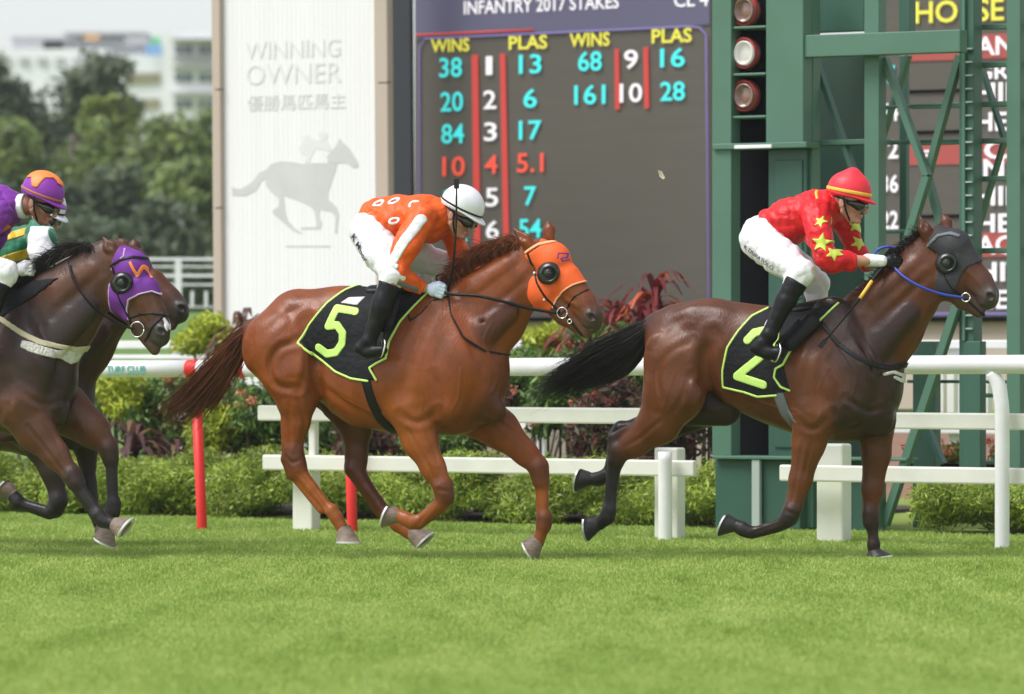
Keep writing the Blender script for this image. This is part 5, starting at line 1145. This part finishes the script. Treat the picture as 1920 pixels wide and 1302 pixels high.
# ------------------------------------------------------------ panel with the faint horse
TAN = mat('tan stone cladding', (.48, .39, .33), .7, noise=(1.5, .06, (1, 1, .3))); PAN = mat('white ribbed panel', (.785, .775, .785), .55, noise=(14, .035, (1, 1, .04))); FA = mat('pale grey print', (.56, .555, .56), .6, noise=(3, .08, ONE)); FB = mat('faint grey lettering', (.685, .685, .68), .6)
DARK = mat('dark recess', (.006, .007, .008), .9, .05); DP = 8.0
pan = empty('winning_owner_panel', (0, 0, 0), label='tall white panel with a faint grey galloping horse and tan edges', cat='sign')
TOP = 6.0
def col_(mb, px0, px1, d, th, z0=0, z1=TOP, off=0):
    return tbox(mb, tp(px0, 0, d)[0], tp(px1, 0, d)[0], d, d + th, z0, z1, off)
mb = MB(); col_(mb, 418, 708, DP, .06, off=-.05); mb.build('panel', PAN, pan)
mb = MB(); col_(mb, 402, 417.8, DP - .06, .10, off=-.05); mb.build('edge', TAN, pan, bev=.01); mb = MB(); col_(mb, 708.2, 732, DP - .06, .10, off=-.05); mb.build('edge', TAN, pan, bev=.01)
for (px0, px1, y, dd) in ((403, 417.8, 168, -.063), (403, 417.8, 390, -.063), (708.2, 732, 155, -.063), (708.2, 732, 390, -.063)):
    mb = MB(); pbox(mb, px0 + 1, px1 - .5, y - .8, y + .8, DP + dd, .01); mb.build('joint', DARK, pan)
mb = MB()
for px in np.arange(424, 704, 8.5): col_(mb, px, px + .8, DP - .0015, .01, off=-.05)
mb.build('rib', PAN, pan)
def flat(name, polys, m, d, parent, th=.006):
    mb = MB()
    for P in polys:
        n = len(P); A = [tw(*((lambda q: (q[0], d, q[1]))(tp(x, y, d)))) for x, y in P]; B = [tw(*((lambda q: (q[0], d + th, q[1]))(tp(x, y, d)))) for x, y in P]
        mb.add(A + B, [list(range(n))[::-1], list(range(n, 2 * n))] + [[i, (i + 1) % n, n + (i + 1) % n, n + i] for i in range(n)])
    return mb.build(name, m, parent)
def z2(pts): return [(420 + x / 5.007, 220 + y / 5.007) for x, y in pts]
HS = [z2([(70, 660), (150, 675), (215, 640), (270, 600), (330, 520), (400, 490), (440, 440), (520, 415), (640, 420), (740, 440), (830, 430), (960, 430), (980, 430), (1060, 440), (1040, 520), (1010, 600), (980, 700), (975, 770), (1060, 850), (1080, 920), (1060, 1090), (1040, 1090), (1045, 930), (1010, 890), (900, 865), (895, 930), (920, 1000), (905, 1050), (800, 1050), (720, 1050), (720, 1035), (860, 1030), (870, 1000), (850, 900), (830, 850), (760, 810), (640, 760), (560, 735), (575, 900), (600, 970), (660, 1040), (740, 1095), (700, 1090), (640, 1060), (560, 990), (460, 905), (450, 880), (510, 840), (515, 760), (440, 700), (395, 640), (390, 580), (350, 600), (300, 690), (200, 740), (80, 735)]),
      z2([(960, 370), (1020, 310), (1060, 250), (1085, 195), (1110, 235), (1140, 260), (1180, 300), (1210, 350), (1260, 430), (1260, 470), (1215, 480), (1160, 435), (1090, 430), (1060, 436), (975, 425)])]
flat('horse_print', HS, FA, DP - .0035, pan, th=.002)
flat('rider_print', [z2([(740, 180), (800, 170), (830, 220), (810, 290), (780, 290), (745, 240)]), z2([(880, 150), (930, 130), (970, 160), (960, 220), (910, 215)])], FB, DP - .0035, pan, th=.002)
flat('rider_print', [z2([(700, 300), (740, 230), (800, 200), (900, 215), (985, 240), (1010, 300), (985, 330), (930, 300), (860, 300), (830, 350), (800, 425), (760, 425), (770, 360), (720, 340)])], FB, DP - .003, pan, th=.002)
flat('ground_line', [z2([(580, 1205), (1000, 1205), (1000, 1218), (580, 1218)])], FA, DP - .0035, pan, th=.002)
text('lettering', 'WINNING', FB, 460, 638, 112, 33, DP - .004, pan); text('lettering', 'OWNER', FB, 462, 640, 160, 38, DP - .004, pan); text('lettering', '優勝馬匹馬主', FB, 464, 648, 209, 30, DP - .004, pan)
# dark column between panel and board
dk = MB(); col_(dk, 736, 775, 10.3, .06, off=-.05); dk.build('dark_column', mat('dark blue grey metal', (.028, .030, .042), .5), label='dark column between the white panel and the screen', cat='column')
# ------------------------------------------------------------ screens
SCR = mat('screen face', (.070, .062, .052), .6, emit=(.07, .06, .05, .3), noise=(1.2, .10, (1, 1, 9)), bump=(60, .3, .01, (.1, .1, 6)))
HDR = mat('screen header violet', (.08, .075, .13), .5, emit=(.09, .085, .14, .3)); VIO = mat('violet outline', (.15, .12, .30), .5, emit=(.16, .13, .34, .5))
def lit(n, c, e=.55): return mat(n, c, .5, emit=(*c, e))
CY = lit('cyan figures', (.04, .55, .56)); YE = lit('yellow figures', (.52, .48, .05)); WH = lit('white figures', (.60, .57, .60)); RE = lit('red figures', (.62, .06, .035)); RL = lit('red line', (.38, .035, .03)); RBK = lit('red row', (.30, .055, .05), .3)
WALL = mat('beige wall', (.50, .42, .35), .8, noise=(2, .06, ONE)); DB = 10.8
b1 = empty('tote_board', (0, 0, 0), label='large grey result screen headed INFANTRY 2017 STAKES with cyan figures', cat='screen')
mb = MB(); tbox(mb, tp(778, 0, DB)[0], tp(1332, 0, DB)[0], DB, DB + .4, tp(1000, 598, DB)[1], TOP + 1); mb.build('screen', SCR, b1)
hz = lambda px, py: tp(px, py, DB)
flat('header', [[(780, -80), (1332, -80), (1330, 46), (1290, 49), (800, 72), (780, 76)]], HDR, DB - .015, b1)
def line(name, pts, w, m, par, d=DB - .02):
    mb = MB(); P = [tw(tp(x, y, d)[0], d, tp(x, y, d)[1]) for x, y in pts]; mb.tube(P, w * tY(pts[0][0], d) / FPX, seg=6); return mb.build(name, m, par, smooth=True)
line('outline', [(786, 600), (786, 90), (796, 73), (1290, 50), (1312, 52), (1324, 66), (1329, 590)], 1.6, VIO, b1)
line('red_line', [(780, 66), (1000, 56)], 2.2, RL, b1, DB - .03)
text('title', 'INFANTRY 2017 STAKES', WH, 870, 1160, 28, 26, DB - .022, b1, bold=.012); text('title', 'CL 4', WH, 1264, 1328, 14, 26, DB - .022, b1, bold=.012)
for (x, y) in ((806, 100), (952, 94)): pass
text('heading', 'WINS', YE, 808, 880, 99, 25, DB - .022, b1, bold=.02); text('heading', 'PLAS', YE, 954, 1026, 94, 26, DB - .022, b1, bold=.02)
text('heading', 'WINS', YE, 1068, 1143, 89, 26, DB - .022, b1, bold=.02); text('heading', 'PLAS', YE, 1222, 1297, 82, 27, DB - .022, b1, bold=.02)
rows = [('38', '1', '13', 144, 0), ('20', '2', '6', 208, 0), ('84', '3', '17', 268, 0), ('10', '4', '5.1', 329, 1), ('23', '5', '7', 391, 0), ('12', '6', '54', 452, 0)]
for a, n_, p, y, red in rows:
    m1 = RE if red else CY; x0 = 824 + (y - 144) * .03
    text('win_figure', a, m1, x0, x0 + 42, y + 2, 37, DB - .022, b1, bold=.012)
    w = 12 if n_ == '1' else 24; text('row_number', n_, RE if red else WH, 917 - w / 2 + (y - 144) * .02, 917 + w / 2 + (y - 144) * .02, y - 3, 35, DB - .022, b1, bold=.012)
    w = {'6': 25, '7': 22}.get(p, 42); w = 50 if p == '5.1' else w; text('place_figure', p, m1, 994 - w / 2, 994 + w / 2, y - 5, 36, DB - .022, b1, bold=.012)
for a, n_, p, y in (('68', '9', '16', 130), ('161', '10', '28', 193)):
    w = 58 if len(a) == 3 else 44; text('win_figure', a, CY, 1106 - w / 2, 1106 + w / 2, y + 4, 37, DB - .022, b1, bold=.012)
    w = 26 if n_ == '9' else 42; text('row_number', n_, WH, 1183 - w / 2, 1183 + w / 2, y, 36, DB - .022, b1, bold=.012); text('place_figure', p, CY, 1238, 1284, y - 3, 36, DB - .022, b1, bold=.012)
flat('red_column', [[(884, 104), (896, 103), (902, 590), (890, 590)], [(937, 101), (947, 100), (957, 590), (946, 590)], [(1152, 92), (1160, 92), (1162, 205), (1153, 206)], [(1206, 89), (1215, 88), (1217, 203), (1208, 204)]], RL, DB - .02, b1)
mb = MB(); tbox(mb, tp(700, 0, DB - .1)[0], tp(1360, 0, DB)[0], DB - .1, DB + .3, tp(1000, 640, DB)[1] - 1.6, tp(1000, 603, DB)[1]); mb.build('base_wall', WALL, b1)
mb = MB(); tbox(mb, tp(740, 0, DB - .2)[0], tp(1345, 0, DB)[0], DB - .2, DB + .3, tp(1000, 603, DB)[1] + .003, tp(1000, 596, DB)[1]); mb.build('ledge', DARK, b1)
# right-hand screen
b3_ = empty('runners_board', (0, 0, 0), label='grey screen listing runners under HORSE behind the green lattice on the right', cat='screen')
mb = MB(); tbox(mb, tp(1635, 0, DB)[0], tp(2300, 0, DB)[0], DB, DB + .4, tp(1800, 592, DB)[1], TOP + 1); mb.build('screen', SCR, b3_)
text('heading', 'HORSE', YE, 1716, 1882, 45, 42, DB - .022, b3_, bold=.015)
for y in (88, 285, 460): 
    mb = MB(); pbox(mb, 1690, 2200, y - 24, y + 22, DB - .012, .01, ref=1860); mb.build('red_row', RBK, b3_)
for s, y in (('ANGEL', 105), ('GRAND', 150), ('HIM', 192), ('HERO', 247), ('ICE', 300), ('INK', 335), ('HIN', 386), ('HERS', 437), ('ACE', 478), ('HIT', 528), ('HELO', 580)):
    text('runner_name', s, WH, 1830, 1830 + 32 * len(s), y, 36 if s != 'GRAND' else 28, DB - .022, b3_, bold=.02)
text('weight', '17', CY, 1652, 1678, 158, 34, DB - .022, b3_, bold=.02)
for s, y in (('54', 228), ('12', 298), ('36', 362), ('22', 430)): text('weight', s, WH, 1652, 1684, y, 34, DB - .022, b3_, bold=.02)
for y in (170, 247, 405): 
    mb = MB(); pbox(mb, 1690, 1800, y - 2, y + 4, DB - .02, .01, ref=1750); mb.build('dark_seam', DARK, b3_)
text('mark', '=', WH, 1730, 1748, 294, 12, DB - .022, b3_, bold=.02)
mb = MB(); pbox(mb, 1680, 2300, 586, 590, DB - .02, .01, ref=1860); mb.build('violet_edge', VIO, b3_)
mb = MB(); pbox(mb, 1600, 2300, 593, 603, DB - .2, .5, ref=1860); mb.build('ledge', DARK, b3_)
mb = MB(); tbox(mb, tp(1600, 0, DB - .1)[0], tp(2300, 0, DB)[0], DB - .1, DB + .3, .75, tp(1860, 603, DB)[1]); mb.build('base_wall', WALL, b3_)
# ------------------------------------------------------------ green winning post tower
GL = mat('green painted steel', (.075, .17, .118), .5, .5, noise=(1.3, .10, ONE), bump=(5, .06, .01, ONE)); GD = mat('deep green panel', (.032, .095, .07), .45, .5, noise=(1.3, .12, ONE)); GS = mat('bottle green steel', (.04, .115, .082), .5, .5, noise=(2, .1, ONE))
tw_ = empty('winning_post_tower', (0, 0, 0), label='green steel judge tower with three round lamps and an open doorway', cat='tower')
D0 = 1.95
def gb(px0, px1, py0, py1, d, th, m, name, bev=.006, ref=None, par=None):
    mb = MB(); pbox(mb, px0, px1, py0, py1, d, th, ref); return mb.build(name, m, par or tw_, bev=bev)
gb(1335, 1371, -60, 855, D0, .14, GL, 'column'); gb(1436, 1506, -60, 268, D0, .14, GL, 'column'); gb(1335, 1512, 268, 279, D0 - .03, .2, GL, 'ledge')
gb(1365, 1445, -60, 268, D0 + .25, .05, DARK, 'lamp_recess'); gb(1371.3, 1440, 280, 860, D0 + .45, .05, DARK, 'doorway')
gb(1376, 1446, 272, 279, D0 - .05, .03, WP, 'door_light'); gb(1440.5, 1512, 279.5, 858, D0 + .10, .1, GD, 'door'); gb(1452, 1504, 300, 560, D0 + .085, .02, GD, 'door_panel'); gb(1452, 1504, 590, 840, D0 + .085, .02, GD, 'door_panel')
for y in (40, 128, 208): gb(1371.3, 1435.7, y + 9, y + 14, D0 + .02, .22, GL, 'shelf')
gb(1341, 1500, 862.5, 992, D0 + .04, .12, GD, 'base_panel'); gb(1336, 1512, 855.5, 862, D0 - .02, .2, GL, 'ledge'); gb(1409, 1424, 862, 1000, D0 - .01, .04, mat('grey conduit', (.38, .44, .42), .5), 'conduit')
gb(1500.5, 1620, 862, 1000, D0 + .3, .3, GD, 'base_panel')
def disc(name, px, py, rp, d, m, par, th=.05, sq=1.0):
    t, z = tp(px, py, d); r = rp * tY(px, d) / FPX; mb = MB()
    V = []; prof = [(0, .0), (.55, .0), (.80, .012), (.86, -.03), (1.0, -.03), (1.0, th), (0, th)]
    for f, dd in prof:
        for j in range(28): a = j * 2 * math.pi / 28; V.append(tw(t + r * f * math.cos(a), d + dd, z + r * f * math.sin(a) * sq))
    mb.add(V, [[i * 28 + j, i * 28 + (j + 1) % 28, (i + 1) * 28 + (j + 1) % 28, (i + 1) * 28 + j] for i in range(len(prof) - 1) for j in range(28)]); return mb.build(name, m, par, smooth=True)
LR = mat('red lamp ring', (.40, .05, .04), .4); LG = mat('lamp glass', (.26, .15, .12), .15, .6, coat=.5); LW = mat('lit lamp glass', (.50, .48, .44), .2, emit=(.8, .8, .75, .18))
for (y, m_) in ((20, LG), (100, LW), (180, LG)):
    lamp = disc('lamp', 1397, y, 26, D0 + .1, LR, tw_, sq=1.15); g_ = disc('lamp_glass', 1397, y, 20, D0 + .07, m_, lamp, th=.02, sq=1.15)
# frame to the right of the lamps
fr_ = empty('steel_frame', (0, 0, 0), label='green steel frame with a wide beam and diagonal braces right of the lamp tower', cat='frame')
g2 = lambda *a, **k: gb(*a, par=fr_, **k)
g2(1503, 1524, -60, 990, D0 + .15, .12, GL, 'upright'); g2(1620, 1648, -60, 1000, D0 + .15, .12, GL, 'upright'); g2(1503, 1800, 61, 103, D0 + .02, .12, GL, 'beam', ref=1650)
g2(1524.5, 1619.5, -60, 60, D0 + .5, .08, GS, 'infill'); g2(1524.5, 1640, 270, 1000, D0 + .85, .06, GD, 'infill'); g2(1524.5, 1619.5, 104, 269, D0 + .9, .06, mat('dark green sheet', (.030, .07, .05), .6, noise=(2, .2, ONE)), 'infill'); g2(1503, 1650, 262, 272, D0 + .28, .2, GL, 'beam')  # infill sheet between the two beams is a very dark green
g2(1503, 1700, 566, 574, D0 + .2, .2, GL, 'beam'); g2(1503, 1700, 858, 864, D0 + .2, .2, GL, 'beam')
def brace(pts, w, m, d, par=fr_, name='brace'):
    a, b = [tp(x, y, d) for x, y in pts]; v = np.array(b) - np.array(a); v /= np.linalg.norm(v); nn = np.array([-v[1], v[0]]) * w * tY(pts[0][0], d) / FPX / 2
    mb = MB(); q = [np.array(a) - nn, np.array(a) + nn, np.array(b) + nn, np.array(b) - nn]
    mb.box8([tw(p[0], d, p[1]) for p in q] + [tw(p[0], d + .07, p[1]) for p in q]); return mb.build(name, m, par)
brace([(1524, 108), (1605, 345)], 9, GS, D0 + .3); brace([(1655, 110), (1735, 330)], 12, GL, D0 + .22); brace([(1796, 104), (1735, 330)], 12, GL, D0 + .30); brace([(1735, 330), (1665, 560)], 14, GL, D0 + .22); brace([(1735, 330), (1760, 420)], 12, GL, D0 + .34)
brace([(1790, 575), (1655, 985)], 15, GL, D0 + .22); brace([(1735, 800), (1765, 870)], 8, GS, D0 + .6)
g2(1650, 1796, 196, 202, D0 + .5, .05, GS, 'beam'); g2(1650, 1796, 262, 270, D0 + .5, .05, GS, 'beam'); g2(1686, 1699, 104, 570, D0 + 1.3, .06, GS, 'upright'); g2(1648.5, 1800, 430, 437, D0 + .5, .05, GS, 'beam'); brace([(1700, 104), (1650, 262)], 6, GS, D0 + .62); brace([(1830, 104), (1880, 262)], 6, GS, D0 + .62); brace([(1880, 262), (1830, 430)], 6, GS, D0 + .70)
g2(1711, 1753, 640, 990, D0 + .75, .1, GS, 'panel')
lt = empty('lattice_tower', (0, 0, 0), label='green lattice of uprights and rungs in front of the runners screen at the right edge', cat='tower')
g3 = lambda *a, **k: gb(*a, par=lt, **k)
g3(1798, 1826, -60, 880, D0 + .3, .14, GS, 'upright'); g3(1803, 1809, -60, 640, D0 + .27, .02, GL, 'upright'); g3(1887, 1913, -60, 880, D0 + .35, .14, GL, 'upright'); g3(1975, 2000, -60, 880, D0 + .35, .14, GL, 'upright'); g3(1685, 1706, -60, 60, D0 + .6, .1, GS, 'upright')
for y in (50, 121, 195, 264, 335, 470): g3(1706 if y in (195, 264) else 1826, 2100, y - 5, y + 5, D0 + .5, .08, GL, 'rung', ref=1870)
for y in np.arange(90, 640, 25): g3(1810, 1822, y, y + 3, D0 + .275, .02, mat('bolt', (.35, .42, .38), .5) if y == 90 else bpy.data.materials['bolt'], 'bolt', bev=0)
g3(1806, 1838, 640, 880, D0 + .28, .1, GS, 'upright'); 
for y in (716, 873): g3(1700, 2100, y - 3, y + 3, D0 + 1.0, .08, DARK if y != 716 else GS, 'rail', ref=1800)
for y in (742, 868): g3(1838, 2100, y - 4, y + 4, D0 + .9, .05, GS, 'rail', ref=1880)
for px in (1762, 1782, 1846): g3(px - 7, px + 7, 700, 775, 5.6, .08, CP, 'cream_post')
# brick wall behind
bk = bpy.data.materials.new('terracotta bricks'); bk.use_nodes = True; n = bk.node_tree.nodes; l = bk.node_tree.links
tc = n.new('ShaderNodeTexCoord'); br = n.new('ShaderNodeTexBrick'); br.inputs['Scale'].default_value = 6; br.inputs[1].default_value = (.42, .22, .18, 1); br.inputs[2].default_value = (.36, .19, .16, 1); br.inputs[3].default_value = (.3, .25, .22, 1)
mp = n.new('ShaderNodeMapping'); mp.inputs['Rotation'].default_value = (R(90), 0, 0); l.new(tc.outputs['Object'], mp.inputs[0]); l.new(mp.outputs[0], br.inputs[0]); l.new(br.outputs[0], n['Principled BSDF'].inputs['Base Color']); n['Principled BSDF'].inputs['Roughness'].default_value = .85
mb = MB(); tbox(mb, tp(1500, 0, 9)[0], tp(2300, 0, 9)[0], 9, 9.3, 0, .62); mb.build('brick_wall', bk, label='low terracotta brick wall under the runners screen', cat='wall')
# ------------------------------------------------------------ far left: bank, fence, trees, flats
def P(px, py, Y): return np.array([(px - 960) / FPX * Y, Y, CAMH - (py - HORZ) * Y / FPX])
bankm = mat('distant grass', (.11, .19, .05), .9, noise=(.8, .25, ONE))
mkmesh('bank', [(-40, 54, 0), (-.5, 54, 0), (-.5, 60, 1.75), (-40, 60, 1.75), (-60, 100, 1.9), (8, 100, 1.9), (-90, 170, 2), (20, 170, 2)], [[0, 1, 2, 3], [3, 2, 5, 4], [4, 5, 7, 6]], bankm, smooth=False)['kind'] = 'structure'
f3 = empty('far_fence', (0, 0, 0), label='distant white fence of several rails in front of the trees', cat='fence')
for y, hh in ((486, 2.4), (500, 1.4), (517, 2.4), (534, 1.6), (576, 1.4)):
    mb = MB(); a = P(-300, y, 61); b = P(470, y, 60); w = hh / FPX * 60; mb.box8([a - [0, 0, w], b - [0, 0, w], b + [0, .08, -w], a + [0, .08, -w], a + [0, 0, w], b + [0, 0, w], b + [0, .08, w], a + [0, .08, w]]); mb.build('rail', WP, f3)
for i, px in enumerate(np.arange(-290, 470, 26)):
    a = P(px, 575, 60.7 - (px + 300) / 770); w = .018 if i % 4 else .04; z1 = 2.0 if i % 4 else 2.42; mb = MB(); mb.box8([a + [-w, 0, 0], a + [w, 0, 0], a + [w, .06, 0], a + [-w, .06, 0]] + [np.array([a[0] + s * w, a[1] + e, z1]) for s, e in ((-1, 0), (1, 0), (1, .06), (-1, .06))]); mb.build('picket' if i % 4 else 'post', WP, f3)
TG = {'d': [(.13, .175, .095), (.17, .215, .11), (.10, .135, .085)], 'm': [(.19, .26, .08), (.27, .35, .10), (.13, .18, .07)], 'l': [(.26, .32, .08), (.32, .38, .09), (.20, .25, .06)]}
def tree(px, pyt, w, Y, kind, label, seed, n=9000, gap=1.0, size=.14):
    rng = np.random.default_rng(seed); b0 = P(px, 651, Y); b0[2] = 1.6; top = P(px, pyt, Y)[2]; h = top - 1.6; W_ = w / FPX * Y
    r = empty('tree', b0, label=label, cat='tree', group='trees beyond the far fence'); cen = []; rad = []
    for i in range(30):
        q = rng.uniform(.08, 1) ; rr = W_ * .5 * math.sqrt(max(1 - abs(q - .45) ** 2 * 2.2, .08)); a = rng.uniform(0, 6.28); d = rr * rng.uniform(.3, 1)
        cen.append((math.cos(a) * d, math.sin(a) * d * .8, h * (q * .9 + .03))); s = W_ * rng.uniform(.12, .21) * gap; rad.append((s, s, s * .62))
    leafcloud('crown', cen, rad, n, size, TG[kind], LM['g'], r, seed, shellb=.45, clump=240, elong=1.9, up=.5)
    mb = MB(); mb.tube([(0, 0, -1.6), (.05, 0, h * .3), (0, .1, h * .6), (.1, 0, h * .85)], [.22, .17, .11, .05], seg=8)
    for i in range(9): c = np.array(cen[i]); mb.tube([(0, 0, c[2] * .45), c * .6 + np.array([0, 0, c[2] * .2]), c], [.09, .06, .025], seg=5)
    mb.build('trunk', LM['bark'], r, smooth=True); return r
TT = [(150, 42, 270, 118, 'd', 'tall dark airy tree rising left of centre', 15000, .8), (30, 72, 300, 116, 'd', 'dark tree above the purple cap', 15000, .9), (-60, 60, 290, 118, 'd', 'dark tree cut by the left edge', 12000, .9),
      (222, 118, 150, 112, 'l', 'light yellow green tree in front of the flats', 8000, .9), (130, 185, 270, 105, 'm', 'mid green tree low in the middle of the row', 12000, 1.1), (10, 215, 270, 104, 'm', 'mid green tree behind the purple jockey', 12000, 1.1),
      (300, 175, 260, 106, 'm', 'rounded green tree below the flats', 19000, 1.15), (380, 180, 190, 110, 'm', 'green tree touching the tan pillar edge', 10000, 1.1), (215, 290, 190, 98, 'd', 'dark low tree above the chestnut and brown horses', 11000, 1.15),
      (350, 280, 180, 96, 'm', 'bright leafy tree beside the white panel', 13000, 1.15), (90, 330, 200, 96, 'd', 'dark low tree right of the purple cap', 10000, 1.15), (420, 330, 150, 100, 'd', 'dark low tree partly hidden by the white panel', 8000, 1.1), (-40, 320, 200, 96, 'd', 'dark low tree at the far left edge', 9000, 1.15), (290, 370, 220, 93, 'd', 'low dark shrubby tree over the white fence', 9000, 1.15), (160, 400, 220, 93, 'd', 'low dark shrubby tree behind the brown horse neck', 8000, 1.15)]
for i, (px, py, w, Y, k, lb, n_, gp) in enumerate(TT): tree(px, py, w, Y, k, lb, 300 + i, int(n_ * 1.5), gp)
# flats
FW = mat('white render', (.82, .84, .86), .8, noise=(.3, .04, ONE)); FG = mat('dark window glass', (.09, .13, .15), .2); FGY = mat('grey shade', (.42, .42, .44), .8); FBL = mat('blue hoarding', (.22, .40, .75), .7); FGN = mat('green hoarding', (.15, .55, .28), .7); FOR = mat('orange hoarding', (.75, .42, .16), .7); FBR = mat('olive shutters', (.25, .24, .14), .7)
def pb(mb, px0, px1, py0, py1, Y, th):
    a = P(px0, py1, Y); b = P(px1, py0, Y); return mb.box8([(a[0], Y, a[2]), (b[0], Y, a[2]), (b[0], Y + th, a[2]), (a[0], Y + th, a[2]), (a[0], Y, b[2]), (b[0], Y, b[2]), (b[0], Y + th, b[2]), (a[0], Y + th, b[2])])
fl = empty('apartment_block', (0, 0, 0), label='white apartment block with dark windows right of the tall tree', cat='building')
Yb = 250
def part(name, m, *a, par=None):
    mb = MB(); pb(mb, *a); return mb.build(name, m, par or fl)
part('wall', FW, 306, 430, 58, 640, Yb, 14); part('wall', FW, 205, 305.8, 103, 640, Yb + 2, 12); part('roof_slab', FGY, 322, 430, 72, 75, Yb - 1, 1)
for y in (86, 138, 188):
    part('sill', FGY, 322, 430, y - 15 if y > 90 else y + 20, y - 12 if y > 90 else y + 22, Yb - .6, .6)
    for x in (328, 373): w = part('window', FG, x, x + 32, y, y + 15, Yb - .15, .14); part('mullion', FW, x + 15, x + 17, y + .2, y + 14.8, Yb - .25, .09, par=w)
for y in (137, 185): w = part('window', FBR, 232, 300, y, y + 21, Yb + 1.8, .19)
b2_ = empty('apartment_block', (0, 0, 0), label='long white apartment block with a cluttered grey roofline behind the trees', cat='building')
part('wall', FW, -120, 204.8, 92, 640, Yb + 6, 12, par=b2_); part('roof', FGY, 20, 150, 68, 76, Yb + 8, 8, par=b2_); part('roof_room', FW, 120, 290, 72, 103, Yb + 9, 6, par=b2_); part('roof', FGY, 120, 275, 60, 65, Yb + 7, 8, par=b2_)
part('roof_room', FGY, 24, 80, 77, 91.8, Yb + 8, 6, par=b2_); part('hoarding', FOR, 158, 186, 66, 75, Yb + 6.5, .3, par=b2_); part('hoarding', FBL, 272, 302, 84, 102.5, Yb + 1, .6, par=b2_); part('hoarding', FGN, 282, 300, 70, 83.8, Yb + 1, .6, par=b2_); part('roof_room', FGY, 235, 275, 68, 82, Yb + 4, 4, par=b2_)
for x in range(-100, 200, 34): part('window', FGY, x, x + 18, 108, 122, Yb + 5.85, .14, par=b2_)
lf = H2.L(1240, 328, .3); cc_ = math.cos(-TH); ss_ = math.sin(-TH); LW_ = np.array([H2.X0 + lf[0] * cc_ - lf[1] * ss_, H2.Y0 + lf[0] * ss_ + lf[1] * cc_, lf[2]])
tag(mkmesh('leaf', [LW_ + np.array(v) for v in ((-.022, 0, .03), (.004, .01, .022), (.024, .004, -.018), (.012, -.012, -.03), (-.012, -.004, -.012))], [[0, 1, 4], [1, 2, 4], [2, 3, 4]], mat('dry leaf', (.50, .45, .30), .7), smooth=False), 'small dry leaf drifting in the air before the grey screen', 'leaf')
# ------------------------------------------------------------ humid air
hm = bpy.data.materials.new('haze'); hm.use_nodes = True; n = hm.node_tree.nodes; n.remove(n['Principled BSDF']); pv = n.new('ShaderNodeVolumePrincipled'); pv.inputs['Color'].default_value = (.92, .95, 1, 1); pv.inputs['Density'].default_value = .00035; hm.node_tree.links.new(pv.outputs[0], n['Material Output'].inputs['Volume'])
if True:
    mb = MB(); mb.box8([(-45, -8, -1), (45, -8, -1), (45, 300, -1), (-45, 300, -1), (-45, -8, 26), (45, -8, 26), (45, 300, 26), (-45, 300, 26)]); mb.build('haze', hm, label='thin humid air', cat='haze', kind='stuff')
